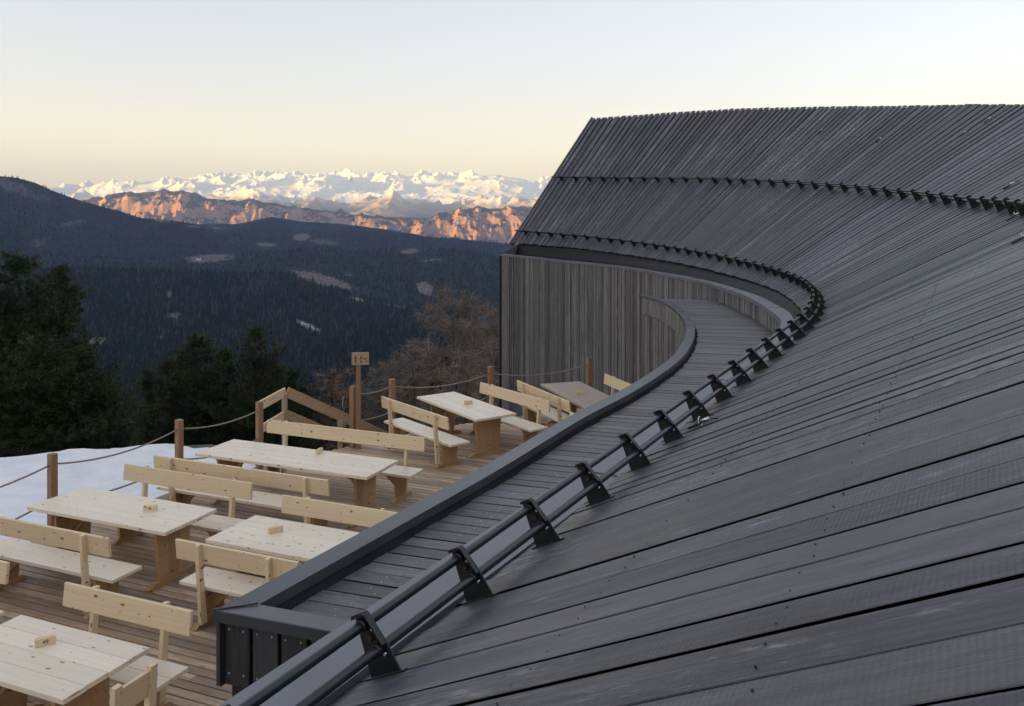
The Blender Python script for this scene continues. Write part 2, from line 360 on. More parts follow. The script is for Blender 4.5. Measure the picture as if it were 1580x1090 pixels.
# roof boards: three to a bracket, each a tapering plank from eave to ridge
edges=[I0]; r = random.Random(3)
while edges[-1] < I1-0.2: edges.append(edges[-1]+r.choice([0.27,0.30,0.33,0.33,0.36,0.40])*r.uniform(.95,1.05))
edges[-1] = I1
def plank_between(ia, ib, e0, e1, gap, thick, lift, tilt, nseg, ns=0.004):
    b = B(); secs=[]; su=[]
    for k in range(nseg+1):
        q = k/nseg
        pa0, pa1 = roof_pt(ia, e0(ia)), roof_pt(ia, e1(ia)); pb0, pb1 = roof_pt(ib, e0(ib)), roof_pt(ib, e1(ib))
        A = pa0.lerp(pa1, q); C = pb0.lerp(pb1, q)
        w = (C-A); wl_=w.length; wd = w/wl_; al = ((pa1-pa0).normalized()); n = al.cross(wd); n = n if n.z>0 else -n; n.normalize()
        gq = gap+(.018+.024*q)*min(1,max(0,(ia-10)/14)); A2 = A+wd*(gq/2); C2 = C-wd*(gq/2); c=.0018
        wob = 0.0012*math.sin(q*9+ia*7)
        secs.append([A2+n*(lift-tilt-c), A2+wd*c+n*(lift-tilt+wob), C2-wd*c+n*(lift+tilt+wob), C2+n*(lift+tilt-c), C2-wd*.024+n*(lift+tilt-thick), A2+wd*.024+n*(lift-tilt-thick)])
        u = q*(pa1-pa0).length; ww = wl_-gap
        su.append([(u,-.004),(u,0),(u,ww),(u,ww+.004),(u,ww+.03),(u,-.03)])
    for s_ in secs: b.v += [tuple(p) for p in s_]
    m=6
    for k in range(nseg):
        for j in range(m-1):
            ids=[k*m+j, k*m+j+1, (k+1)*m+j+1, (k+1)*m+j]; uv=[su[k][j], su[k][j+1], su[k+1][j+1], su[k+1][j]]
            b.face(ids[::-1], uv[::-1])
    b.face(list(range(m)), [su[0][j] for j in range(m)]); b.face([nseg*m+j for j in range(m)][::-1], [su[nseg][j] for j in range(m)][::-1])
    return b
for k in range(len(edges)-1):
    gap = r.choice([.012,.014,.015,.019,.026]) ; ov = r.uniform(-.012,.012)
    e0=lambda i, ov=ov: eave_e(i)+ov
    plank_between(edges[k], edges[k+1], e0, lambda i: ridge_e(i)+ov*.6, gap, .034, r.uniform(-.003,.003), r.uniform(-.002,.002), 4).obj('roof_board', MAT['roof'], roof)
# dark nail rows across the near boards
for row, (e, ia, ib) in enumerate(((0.62,-3,12),(1.25,-4,12),(1.9,-4,14))):
    nb=B()
    for k in range(len(edges)-1):
        m=(edges[k]+edges[k+1])/2
        if ia<m<ib:
            for f_ in (.25,.75):
                i=edges[k]+(edges[k+1]-edges[k])*f_; ee=e+r.uniform(-.012,.012); p=roof_pt(i, ee, -.003); q=roof_pt(i, ee, .0035)
                nb.tube([p, q], .0028, 6)
    tag(nb.obj('nail_row', MAT['nail'], roof), kind='stuff')
# verge trim at the far end
tb=B(); pts=[(roof_pt(I1, e, .03), roof_pt(I1, e, -.16)) for e in np.linspace(-.30, ridge_e(I1)+.02, 6)]
tdir = Vector((math.sin(G(I1)[3]), math.cos(G(I1)[3]), 0))
for k in range(5):
    a,b_=pts[k]; c,d_=pts[k+1]; tb.prism([a,c,d_,b_], tdir*.04)
tb.obj('verge_board', MAT['wall'], roof)

WE = 48.28
# facade: a dark backing with upright boards of mixed width
ZB = -3.2
WI = np.arange(3.0, WE+.01, .25); WI[-1]=WE
rows=[[side_pt(i, wall_o(i)-.03, z) for z in (ZB, cap_z(i)-.02)] for i in WI]
gend=[side_pt(WE, wall_o(WE)-.03, ZB), side_pt(WE, wall_o(WE)-.03, cap_z(WE)-.02)]
facade = link('facade', grid_mesh('facade', rows), MAT['membrane'], hut)
r = random.Random(21); i = 3.0; wlist=[.075,.10,.12,.14,.16]
while i < WE-.12:
    w = r.choice(wlist)*r.uniform(.9,1.1); j = min(i+w/DB, WE); gp=.012+.010*(r.random()<.4); dep=r.choice([0,0,.008,.014])
    a0,a1 = side_pt(i, wall_o(i)+dep, 0), side_pt(j, wall_o(j)+dep, 0); d=(a1-a0); L=d.length; d.normalize(); n=Vector((d.y,-d.x,0)); n = n if (n.dot(side_pt(i,2,0)-side_pt(i,0,0))>0) else -n
    top=min(cap_z(i),cap_z(j))-.012; c=a0+d*(L/2)-n*.011; R=Matrix((d, n, Vector((0,0,1)))).transposed()
    bb=B(); bb.board((0,0,0), (max(.03,L-gp), .024, top-ZB), R, .003, along=2); 
    bb.v=[(p[0]+c.x,p[1]+c.y,p[2]+(top+ZB)/2) for p in bb.v]; bb.obj('wall_board', MAT['wall'], facade)
    i=j
# corner board and gable wall
gb=B(); cA=side_pt(WE, wall_o(WE)+.012, 0); gb.prism([cA+Vector((0,0,ZB)), cA+Vector((0,0,cap_z(WE)+.02)), cA+tdir*.05+Vector((0,0,cap_z(WE)+.02)), cA+tdir*.05+Vector((0,0,ZB))], (side_pt(WE,0,0)-side_pt(WE,.12,0)))
gb.obj('corner_board', MAT['fascia'], facade)
pA=side_pt(WE, wall_o(WE)-.02, 0); pR=roof_pt(WE, ridge_e(WE)-.05,-.12); pE=roof_pt(WE, -.2, -.12)
gv=[(pA.x,pA.y,ZB),(pR.x,pR.y,ZB),tuple(pR),tuple(pE),(pA.x,pA.y,cap_z(WE)-.02)]
link('gable_wall', mesh('gable_wall', gv, [(0,1,2,3,4)]), MAT['wall'], hut)
# wall cap and gutter behind it
CI = np.arange(-10.0, WE+.01, .25); CI[-1]=WE
inner = lambda i: float(np.interp(i, [12, 15.5, 18, 20, 24], [.12, .28, wall_o(18)-.20, wall_o(20)-.19, wall_o(24)-.18])) if i<24 else wall_o(i)-.18
rows=[]
for i in CI:
    o=wall_o(i); z=cap_z(i); n_=inner(i)
    rows.append([side_pt(i,o+.012,z-.06), side_pt(i,o+.026,z-.06), side_pt(i,o+.026,z+.0), side_pt(i,n_,z-.004), side_pt(i,n_,z-.03)])
link('wall_cap', grid_mesh('wall_cap', rows), MAT['pale_zinc'], hut)
for i in np.arange(-6, 48, 5.0):                     # standing joints of the sheet lengths
    jb=B(); a=side_pt(i, wall_o(i)+.028, cap_z(i)+.002); b_=side_pt(i, inner(i), cap_z(i)-.002); d=(b_-a); L=d.length; d.normalize(); t_=d.cross(Vector((0,0,1)))
    jb.board((0,0,0),(L,.012,.006), Matrix((d,t_,Vector((0,0,1)))).transposed(), .002); c=(a+b_)/2; jb.v=[(p[0]+c.x,p[1]+c.y,p[2]+c.z) for p in jb.v]; jb.obj('cap_joint', MAT['zinc'], hut)
rows=[]
for i in np.concatenate([np.arange(14.0, WE, .25),[WE]]):
    n_=inner(i); z=cap_z(i); ez=roof_pt(i, eave_e(i)+.02, -.05); f_=min(1,(i-14)/5)
    p=lambda q, zz: Vector((side_pt(i,n_,0).x*(1-q)+ez.x*q, side_pt(i,n_,0).y*(1-q)+ez.y*q, zz))
    rows.append([p(0,z-.012), p(.08,z-.05*f_-.012), p(.35,z-.075*f_-.012), p(.62,z-.06*f_-.012), p(.80,z-.01), p(.93,(z+ez.z)/2), p(1.02,ez.z)])
link('gutter', grid_mesh('gutter', rows), MAT['gutter'], hut)
for i in np.arange(19, 31, 1.0):                     # bright clips along the gutter back
    q=B(); a=roof_pt(i, eave_e(i)-.06,-.12); b_=roof_pt(i+.28, eave_e(i)-.06,-.12); q.tube([a,b_], .008, 6); q.obj('gutter_clip', MAT['screw'], hut)

# ---- the walkway roof: parapet line given in plan, boards across, cap and fascia
PAR=np.array([(-1.22,3.58),(-.60,4.77),(-.154,5.64),(.445,6.90),(.944,7.82),(1.39,8.76),(1.78,9.72),(2.11,10.80),(2.38,11.95),(2.53,12.95),(2.63,14.08),(2.63,15.4),(2.43,16.5)])
tt=np.concatenate([[0],np.cumsum(np.hypot(*np.diff(PAR,axis=0).T))])
def catmull(ts, P, t):
    k=int(min(max(np.searchsorted(ts,t)-1,0),len(ts)-2)); p1,p2=P[k],P[k+1]; p0=P[k-1] if k>0 else 2*p1-p2; p3=P[k+2] if k+2<len(P) else 2*p2-p1
    s=(t-ts[k])/(ts[k+1]-ts[k]); return .5*((2*p1)+(-p0+p2)*s+(2*p0-5*p1+4*p2-p3)*s*s+(-p0+3*p1-3*p2+p3)*s**3)
NP=120; pl=[Vector((*catmull(tt,PAR,t),0)) for t in np.linspace(0,tt[-1],NP)]
pn=[]
for k in range(NP):
    d=(pl[min(k+1,NP-1)]-pl[max(k-1,0)]).normalized(); pn.append(Vector((d.y,-d.x,0)))
walk = tag(empty('walkway', (0,0,0))); walk.parent=hut
# far and near end lines (towards the wall)
endN=Vector((.944,-.33,0)).normalized()
def wall_hit(p, d):
    best=None
    for i in np.arange(-2, 40, .05):
        q=side_pt(i, wall_o(i), 0); v=q-p; 
        cr=abs(v.x*d.y-v.y*d.x); 
        if v.dot(d)>0 and v.length<3 and (best is None or cr<best[0]): best=(cr,q,i)
    return best[1]
CW=.115
# slab under the boards and soffit
slab_v=[]; slab_f=[]; nE0=Vector((-endN.y,endN.x,0))
for k in range(NP):
    a=pl[k]+pn[k]*.05; w=wall_hit(pl[k], pn[k]) if k>0 else wall_hit(pl[0], endN); w = w+(pl[k]-w).normalized()*.01
    if k==0: a=a+nE0*.06; w=w+nE0*.06
    slab_v += [(a.x,a.y,DECK_Z-.035),(w.x,w.y,DECK_Z-.035),(a.x,a.y,DECK_Z-.30),(w.x,w.y,DECK_Z-.30)]
for k in range(NP-1):
    b0=4*k; b1=b0+4; slab_f += [(b0,b0+1,b1+1,b1),(b0+2,b1+2,b1+3,b0+3),(b0,b1,b1+2,b0+2),(b0+1,b0+3,b1+3,b1+1)]
slab_f += [(0,2,3,1),(4*NP-4,4*NP-3,4*NP-1,4*NP-2)]
slab=link('walkway_slab', mesh('walkway_slab', slab_v, slab_f), MAT['soffit'], hut); walk.parent=None
bpy.data.objects.remove(walk); walk=slab
# cap: outer strip with a drip edge and an inner upstand
rows=[]
for k in range(NP):
    o=pl[k]; n=pn[k]; P_=lambda q,z: Vector((o.x+n.x*q,o.y+n.y*q,z))
    rows.append([P_(.006,PAR_Z-.045),P_(-.004,PAR_Z-.045),P_(0,PAR_Z-.003),P_(.004,PAR_Z),P_(CW,PAR_Z-.006),P_(CW+.002,PAR_Z-.055),P_(CW-.012,PAR_Z-.055),P_(CW-.012,DECK_Z-.03)])
# mitre the first section into the near end line
d0=(pl[1]-pl[0]).normalized(); nE=Vector((-endN.y,endN.x,0)); nE = nE if nE.dot(d0)>0 else -nE
def mitre(q):        # point q inside both edges
    A=pl[0]+pn[0]*q; Bp=pl[0]+nE*q; den=d0.x*endN.y-d0.y*endN.x; v=Bp-A; s=(v.x*endN.y-v.y*endN.x)/den; return A+d0*s
qs=[.006,-.004,0,.004,CW,CW+.002,CW-.012,CW-.012]; zs=[PAR_Z-.045,PAR_Z-.045,PAR_Z-.003,PAR_Z,PAR_Z-.006,PAR_Z-.055,PAR_Z-.055,DECK_Z-.03]
rows[0]=[Vector((mitre(q).x,mitre(q).y,z)) for q,z in zip(qs,zs)]
link('parapet_cap', grid_mesh('parapet_cap', rows), MAT['zinc'], walk)
wN=wall_hit(pl[0], endN); LE=(wN-pl[0]).length+.05
rows=[rows[0], [Vector((*( pl[0]+nE*q+endN*LE).xy, z)) for q,z in zip(qs,zs)]]
rows=[[Vector((p.x,p.y,p.z+.0015)) for p in rw] for rw in rows]
link('end_cap', grid_mesh('end_cap', [rw[::-1] for rw in rows]), MAT['zinc'], walk)
# folded seam on the mitre
sb=B(); a=Vector((*mitre(-.004).xy,PAR_Z+.004)); b_=Vector((*mitre(CW).xy,PAR_Z+.001)); sb.tube([a,b_],.004,6); sb.obj('mitre_seam', MAT['zinc'], walk)
# sealing strip of gravel between parapet and boards
rows=[[Vector((pl[k].x+pn[k].x*q,pl[k].y+pn[k].y*q,DECK_Z-.03+.004)) for q in (CW-.01,CW+.13)] for k in range(3,NP)]
link('gravel_strip', grid_mesh('gravel_strip', rows), MAT['moss'], walk)
# fascia boards
def fascia(p0,p1,out,ztop,zbot,gap=.008):
    d=p1-p0; L=d.length; d=d/L; bb=B(); bb.board((0,0,0),(L-gap,.022,ztop-zbot),Matrix((d,out,Vector((0,0,1)))).transposed(),.003,along=2)
    c=(p0+p1)/2-out*.012; bb.v=[(p[0]+c.x,p[1]+c.y,p[2]+(ztop+zbot)/2) for p in bb.v]; return bb
for k in range(0,int(LE/.135)+1):
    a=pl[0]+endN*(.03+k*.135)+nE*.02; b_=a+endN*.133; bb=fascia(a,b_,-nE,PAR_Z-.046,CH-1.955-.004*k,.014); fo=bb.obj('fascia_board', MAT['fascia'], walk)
    for zz in (PAR_Z-.075, PAR_Z-.255):
        for s_ in (.03,.10):
            q=B(); c=a+endN*s_; q.tube([Vector((c.x,c.y,zz))-nE*(-.001),Vector((c.x,c.y,zz))-nE*.003],.0045,8); q.obj('screw', MAT['screw'], walk)
cp=B(); a=pl[0]+nE*.02; cp.board((0,0,0),(.028,.028,.275),Matrix((endN,nE,Vector((0,0,1)))).transposed(),.003,along=2); cp.v=[(p[0]+a.x+.012,p[1]+a.y+.01,p[2]+PAR_Z-.046-.137) for p in cp.v]; cp.obj('corner_post', MAT['fascia'], walk)
r=random.Random(5); s=0.0; Lp=tt[-1]; n=0
while s<Lp-.05:
    w=r.choice([.09,.11,.13,.15]); e=min(s+w,Lp); a=Vector((*catmull(tt,PAR,s),0)); b_=Vector((*catmull(tt,PAR,e),0)); d=(b_-a).normalized(); out=Vector((-d.y,d.x,0))
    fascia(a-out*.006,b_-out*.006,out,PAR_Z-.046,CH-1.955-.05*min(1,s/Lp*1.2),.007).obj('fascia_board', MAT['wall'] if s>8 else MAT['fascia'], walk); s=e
# walkway boards
def clip_line(p, d):
    """where the line p+td enters past the parapet and meets the wall, by sampling"""
    t0=None; best=(9,None)
    for k in range(NP-1):
        a=pl[k]+pn[k]*(CW+.035); b_=pl[k+1]+pn[k+1]*(CW+.035); e=b_-a; den=d.x*e.y-d.y*e.x
        if abs(den)<1e-9: continue
        v=a-p; t=(v.x*e.y-v.y*e.x)/den; q=(v.x*d.y-v.y*d.x)/den
        if -1e-6<=q<=1+1e-6 and (t0 is None or t>t0) : t0=t
    t1=None; pts=[side_pt(i,wall_o(i)+.012,0) for i in np.arange(-1,36,.4)]
    for a,b_ in zip(pts,pts[1:]):
        e=b_-a; den=d.x*e.y-d.y*e.x
        if abs(den)<1e-9: continue
        v=a-p; t=(v.x*e.y-v.y*e.x)/den; q=(v.x*d.y-v.y*d.x)/den
        if 0<=q<=1 and (t0 is None or t>t0) and (t1 is None or t<t1): t1=t
    return t0,t1
r=random.Random(9); s=0.0; scr=B()
c0=pl[0]+endN*.4+nE*(CW+.005); cur=c0.copy(); lines=[]
ang0=math.atan2(endN.y,endN.x)
adv=0.0
while adv<13.6:
    ang=ang0+ (math.radians(-7)-ang0)*min(1,adv/13)*.7
    d=Vector((math.cos(ang),math.sin(ang),0)); lines.append((cur.copy(),d))
    st=r.choice([.115,.12,.125]); fwd=Vector((-d.y,d.x,0)); 
    k=int(np.argmin([(p-cur).length for p in pl])); slide=(pl[min(k+1,NP-1)]-pl[max(k-1,0)]).normalized(); 
    cur=cur+slide*(st/max(.3,slide.dot(fwd))); adv+=st
for (p,d),(p2,d2) in zip(lines,lines[1:]):
    a0,a1=clip_line(p,d); b0,b1=clip_line(p2,d2)
    if a1 is None and b1 is None: continue
    if a0 is None or b0 is None: continue
    a1 = a1 if a1 is not None else b1; b1 = b1 if b1 is not None else a1
    fw=Vector((-d.y,d.x,0)); g=.0045+.003*r.random()
    z=DECK_Z+r.uniform(-.0015,.0015)
    jit=r.uniform(-.01,.012)
    c=[p+d*(a0+jit)+fw*g, p+d*(a1-.004)+fw*g, p2+d2*(b1-.004)-fw*g, p2+d2*(b0+jit)-fw*g]
    if (c[1]-c[0]).length<.08: continue
    bb=B(); ch=.0015
    tops=[c[0]+fw*ch,c[1]+fw*ch,c[2]-fw*ch,c[3]-fw*ch]
    low=[c[0]+fw*.02,c[1]+fw*.02,c[2]-fw*.02,c[3]-fw*.02]
    bb.v=[(q.x,q.y,z) for q in tops]+[(q.x,q.y,z-ch) for q in c]+[(q.x,q.y,z-.028) for q in low]
    Lb=(c[1]-c[0]).length
    bb.face([0,1,2,3],[(0,0),(Lb,0),(Lb,.115),(0,.115)])
    for a,b_ in ((0,1),(1,2),(2,3),(3,0)):
        bb.face([a,a+4,b_+4,b_],[(0,0),(0,.004),(Lb if a%2==0 else .1,.004),(Lb if a%2==0 else .1,0)]); bb.face([a+4,a+8,b_+8,b_+4],[(0,.2),(0,.22),(Lb if a%2==0 else .1,.22),(Lb if a%2==0 else .1,.2)])
    bo=bb.obj('walkway_board', MAT['walk'], walk)
    if p.y<9.5:
        for f_ in (.32,.70):
            q=p+d*(a0+(a1-a0)*f_); 
            for o_ in (.03,.085):
              if r.random()<.65: c_=q+fw*o_+d*r.uniform(-.03,.03); scr.tube([(c_.x,c_.y,z-.002),(c_.x,c_.y,z+.0012)],.0034,6)
tag(scr.obj('screw_heads', MAT['screw'], walk), kind='stuff')

# ------------------------------------------------------------------ snow guards on the roof
def bracket_mesh(name, rusty=True):
    """local: x up the slope, y along the rail, z off the boards"""
    b=B(); t=.006
    prof=[(-.062,0.004),(.062,.004),(.043,.095),(.012,.19),(.004,.2),(-.040,.2),(-.046,.19)]
    b.prism([(x,-t/2,z) for x,z in prof], (0,t,0))
    b.prism([(-.046,-t/2,.188),(-.040,-t/2,.2),(.004,-t/2,.2),(.012,-t/2,.19)], (0,-.022,0))      # folded lip
    b.prism([(.043,-t/2,.093),(.012,-t/2,.19),(.007,-t/2,.188),(.038,-t/2,.093)], (0,-.02,0))
    b.board((0,0,.003),(.165,.018,.005),None,.001)
    return b.mesh(name)
BRM=bracket_mesh('bracket'); BRM.materials.append(MAT['steel'])
bt=B(); bt.tube([(-.012,-.014,.118),(-.012,.012,.118)],.011,8); BOLT=bt.mesh('bolt'); BOLT.materials.append(MAT['bolt'])
bt=B(); bt.tube([(0,-.012,0),(0,.012,0)],.0055,6)
PIN=bt.mesh('pin'); PIN.materials.append(MAT['chrome'])
TUBES=((-.016,.163),(.012,.082)); TR=.0168
def guard(name, label, e_of, ids, lo, hi, near):
    root=tag(empty(name, (0,0,0)), label, 'snow guard', 'snow guards along the roof')
    p0=roof_pt(ids[len(ids)//2], e_of(ids[len(ids)//2])); root.location=p0
    inv=Matrix.Translation(-p0)
    for x,h in TUBES:
        tb=B(); n=int((hi-lo)/.25); pts=[]
        for i in np.linspace(lo,hi,n): pts.append(roof_pt(i, e_of(i)+x, h)-p0)
        tb.tube(pts, TR, 10); tb.obj('guard_tube', MAT['tube'], root)
    for i in ids:
        e=e_of(i); p=roof_pt(i,e); X=(roof_pt(i,e+.1)-p).normalized(); Z=(roof_pt(i,e,.1)-p).normalized(); Y=Z.cross(X)
        M4=Matrix(((X.x,Y.x,Z.x,p.x-p0.x),(X.y,Y.y,Z.y,p.y-p0.y),(X.z,Y.z,Z.z,p.z-p0.z),(0,0,0,1)))
        o=link('bracket', BRM, None, root); o.matrix_local=M4
        if near(i):
            link('bolt', BOLT, None, o); link('pin', PIN, None, o, (.012,0,.143)); link('pin', PIN, None, o, (.028,0,.063))
            for x,h in TUBES:
                s_=B(); s_.tube([(x,-.03,h),(x,-.005,h)],TR+.0025,10); s_.obj('tube_sleeve', MAT['tube'], o)
    return root
guard('snow_guard','long black twin-tube snow guard curving round the roof edge beside the walkway', lambda i:0.0, [float(k) for k in range(-6,49)], -8, 48.72, lambda i: i<9)
guard('snow_guard','thinner-looking black snow guard higher up the roof, crossing to the right edge', upper_e, [48-.97*k for k in range(0,45)], 5.2, 48.6, lambda i: False)

# small steel anchors screwed to the boards
def anchor(i,e,label,big=1.0):
    root=tag(empty('roof_anchor'), label, 'roof anchor', 'steel anchors on the roof boards')
    p=roof_pt(i,e,.012); X=(roof_pt(i,e+.1)-roof_pt(i,e)).normalized(); Z=(roof_pt(i,e,.1)-roof_pt(i,e)).normalized(); Y=Z.cross(X); root.location=p
    root.rotation_euler=Matrix((X,Y,Z)).transposed().to_euler()
    b=B(); b.tube([(-.085,0,0),(-.02,0,.002),(.03,0,.012)],.008,8); b.tube([(.075,0,.008),(.12,0,-.006)],.004,6); b.obj('shank', MAT['steel'], root)
    b=B(); b.tube([(.015,0,.013),(.07,0,.013)],.0115,10); b.obj('sleeve', MAT['chrome'], root)
    b=B(); ring=[(.005+.008*math.sin(a),.03*math.cos(a),.012+.03*math.sin(a)) for a in np.linspace(0,2*math.pi,17)]; b.tube(ring,.0035,6,caps=False); b.obj('ring', MAT['chrome'], root)
    root.scale=(big,)*3
anchor(5.42,.09,'black and silver ring anchor lying on the boards just below the curved guard rail')
for i,e,l in ((20.2,2.71,'small bright steel anchor just above the upper snow guard near the right edge'),(16.3,2.12,'small bright steel anchor touching the upper snow guard at the right edge'),(12.2,1.91,'small steel anchor at the right edge below the upper snow guard'),
    (30.4,3.58,'bright steel anchor glinting in the middle of the upper roof'),(26.6,3.91,'small anchor among the upper right roof boards, lower of two close together'),(26.4,4.31,'small anchor nearest the ridge at the upper right'),
    (34.1,3.67,'small pale anchor on the upper roof left of the bright one'),(38.0,3.42,'small dark anchor on the upper roof above the left half of the upper guard')): anchor(i,e,l,1.15)

# ------------------------------------------------------------------ the terrace
TA = math.atan2(-.387,.922); TX=Vector((math.cos(TA),math.sin(TA),0)); TY=Vector((-TX.y,TX.x,0))
POSTS=[(-9.2,5.6),(-7.45,9.7),(-6.25,11.9),(-5.25,13.8),(-4.35,15.07),(-2.98,16.38),(-2.34,17.07),(-.45,18.4),(1.72,19.5)]
poly=[Vector((x,y,0)) for x,y in [(-13,-1)]+[(x-.10,y+.10) for x,y in POSTS]+[(4.2,20.5),(4.6,14.5),(3.2,9.0),(-.2,2.6),(-2,-1)]]
def row_span(s):
    """extent along TX of the terrace at distance s along TY"""
    xs=[]
    for a,b_ in zip(poly,poly[1:]+poly[:1]):
        sa,sb_=a.dot(TY)-s,b_.dot(TY)-s
        if sa*sb_<0: q=sa/(sa-sb_); xs.append((a+(b_-a)*q).dot(TX))
    return (min(xs),max(xs)) if len(xs)>=2 else None
terrace=B(); terrace.board((0,0,0),(1,1,.1))
ter_poly=[tuple(p+Vector((0,0,-.045))) for p in poly]; ter_bot=[tuple(p+Vector((0,0,-.22))) for p in poly]
npz=len(poly)
tm=mesh('terrace', ter_poly+ter_bot, [tuple(range(npz))]+[tuple(range(npz,2*npz))[::-1]]+[(i,(i+1)%npz,npz+(i+1)%npz,npz+i) for i in range(npz)])
terrace=tag(link('terrace', tm, MAT['membrane']), kind='structure')
r=random.Random(14); s=min(p.dot(TY) for p in poly)+.05; smax=max(p.dot(TY) for p in poly)-.02
while s<smax:
    w=.118; sp=row_span(s+w/2)
    if sp and sp[1]-sp[0]>.2:
        x=sp[0]+r.uniform(-.015,.03); cuts=[x, sp[1]]
        if sp[1]-x>6: cuts=[x, x+r.uniform(3.2,sp[1]-x-2), sp[1]]
        for a,b_ in zip(cuts,cuts[1:]):
            c=TX*((a+b_)/2)+TY*(s+w/2); z=r.uniform(-.0015,.0015)
            bb=B(); bb.board((0,0,0),(b_-a-.004,w-.014,.035),None,.003); bb.obj('terrace_board', MAT['terrace'], terrace, (c.x,c.y,-.0175+z), TA)
    s+=w+.001
# ---- furniture builders
_tab={}
def table_parts(L, Wd, n, topmat, key):
    root=empty('table'); H=.76; th=.045; pw=Wd/n
    b=B(); b.board((0,0,0),(L,pw-.005,th),None,.004); pm=b.mesh('tabletop_plank'); pm.materials.append(topmat)
    for k in range(n): link('tabletop_plank', pm, None, root, (r.uniform(-.004,.004), -Wd/2+pw*(k+.5), H-th/2+r.uniform(-.001,.001)))
    for s_ in (-1,1):
        x=s_*(L/2-.30)
        wT,wB=.56,.47; nb=3
        for k in range(nb):
            y0t,y1t=-wT/2+wT*k/nb,-wT/2+wT*(k+1)/nb; y0b,y1b=-wB/2+wB*k/nb,-wB/2+wB*(k+1)/nb; g=.0012
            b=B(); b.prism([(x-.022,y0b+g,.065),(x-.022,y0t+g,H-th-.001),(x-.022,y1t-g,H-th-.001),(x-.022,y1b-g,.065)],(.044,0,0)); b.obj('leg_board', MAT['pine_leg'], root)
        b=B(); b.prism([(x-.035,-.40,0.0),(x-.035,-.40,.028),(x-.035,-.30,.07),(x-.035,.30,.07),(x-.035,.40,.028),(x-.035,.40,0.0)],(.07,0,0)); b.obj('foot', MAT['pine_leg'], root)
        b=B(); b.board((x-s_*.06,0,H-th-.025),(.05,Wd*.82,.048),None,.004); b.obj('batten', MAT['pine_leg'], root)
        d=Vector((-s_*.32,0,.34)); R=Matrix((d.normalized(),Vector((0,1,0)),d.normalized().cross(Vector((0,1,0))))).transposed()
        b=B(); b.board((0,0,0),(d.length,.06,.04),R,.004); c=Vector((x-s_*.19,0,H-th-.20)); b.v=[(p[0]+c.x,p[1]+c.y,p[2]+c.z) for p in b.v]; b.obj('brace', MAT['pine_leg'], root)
    return root
def bench_parts(L, seat='pine_top'):
    root=empty('bench'); H=.45; th=.04
    for k in range(2):
        b=B(); b.board((0,0,0),(L,.207,th),None,.004); b.obj('seat_plank', MAT[seat], root, (0,-.205+.105+k*.21,H-th/2))
    for s_ in (-1,1):
        x=s_*(L/2-.30)
        for k in range(2):
            b=B(); y0t,y1t=-.17+.165*k,-.17+.165*(k+1); y0b,y1b=-.145+.14*k,-.145+.14*(k+1); g=.001
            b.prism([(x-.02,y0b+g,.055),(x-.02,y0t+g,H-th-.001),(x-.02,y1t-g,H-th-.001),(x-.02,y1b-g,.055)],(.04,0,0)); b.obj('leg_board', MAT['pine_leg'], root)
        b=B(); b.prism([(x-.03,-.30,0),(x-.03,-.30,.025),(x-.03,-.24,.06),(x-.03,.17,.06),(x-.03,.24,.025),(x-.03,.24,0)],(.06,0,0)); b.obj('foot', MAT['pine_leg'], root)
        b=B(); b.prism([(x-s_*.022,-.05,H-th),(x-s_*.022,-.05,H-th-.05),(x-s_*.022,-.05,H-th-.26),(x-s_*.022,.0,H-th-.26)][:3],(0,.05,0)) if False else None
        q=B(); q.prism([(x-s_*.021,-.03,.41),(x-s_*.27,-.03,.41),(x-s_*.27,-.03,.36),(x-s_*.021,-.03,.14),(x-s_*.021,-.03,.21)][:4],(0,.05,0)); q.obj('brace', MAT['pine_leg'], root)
        xu=x-.045 if s_>0 else x+.045
        b=B(); b.prism([(xu-.0225,-.175,.06),(xu-.0225,-.265,.925),(xu-.0225,-.318,.918),(xu-.0225,-.262,.06)],(.045,0,0)); b.obj('upright', MAT['pine'], root)
    d=Vector((0,-.104,1)).normalized(); R=Matrix((Vector((1,0,0)),d.cross(Vector((1,0,0))),d)).transposed()
    b=B(); b.board((0,0,0),(L,.036,.215),R,.005); b.obj('backrest', MAT['pine'], root, (0,-.236,.815))
    return root
protos={}
def put(kind, key, build, x, y, rz, label, cat, group):
    if key not in protos: o=build(); protos[key]=o
    else: o=copy_tree(protos[key])
    o.location=(x,y,0); o.rotation_euler=(0,0,rz); tag(o,label,cat,group); return o
def tab(key,L,Wd,n,mat,x,y,rz,label): return put('t',key,lambda: table_parts(L,Wd,n,MAT[mat],key),x,y,rz,label,'table','wooden tables on the terrace')
def ben(L,bx,by,rz,label,seat='pine_top'):
    """bx,by: middle of the backrest's top edge; rz turns local x; the seat lies towards local +y"""
    n=Vector((-math.sin(rz),math.cos(rz),0)); c=Vector((bx,by,0))+n*.25
    return put('b',('b',L,seat),lambda: bench_parts(L,seat),c.x,c.y,rz,label,'bench','wooden benches on the terrace')
PI=math.pi
# tables (centres)
tab('t3',3.05,.88,5,'pine_top',-3.25,13.12,TA,'longest pale pine table, in front of the stair handrail')
tab('t2',2.25,.86,5,'pine_top',-4.86,10.89,TA,'pale pine table bearing number block 46, near the snow')
tab('t5',1.75,.86,5,'pine_top',-2.48,9.906,TA,'pale pine table half hidden by the walkway parapet')
tab('t1',1.55,.86,4,'pine_top',-3.96,7.34,TA,'short pale pine table bearing number block 49 at the bottom left')
tab('t2',2.25,.86,5,'pine_top',-5.95,8.13,TA,'pale pine table whose corner just shows at the left edge')
tab('t2',2.25,.90,5,'pine_top',-.90,16.58,math.atan2(-.83,.557),'pale pine table right of the wooden sign post')
tab('t4',2.35,.90,5,'pine_old',1.40,17.55,math.atan2(-.95,.32),'greyish brown table before the dark board facade')
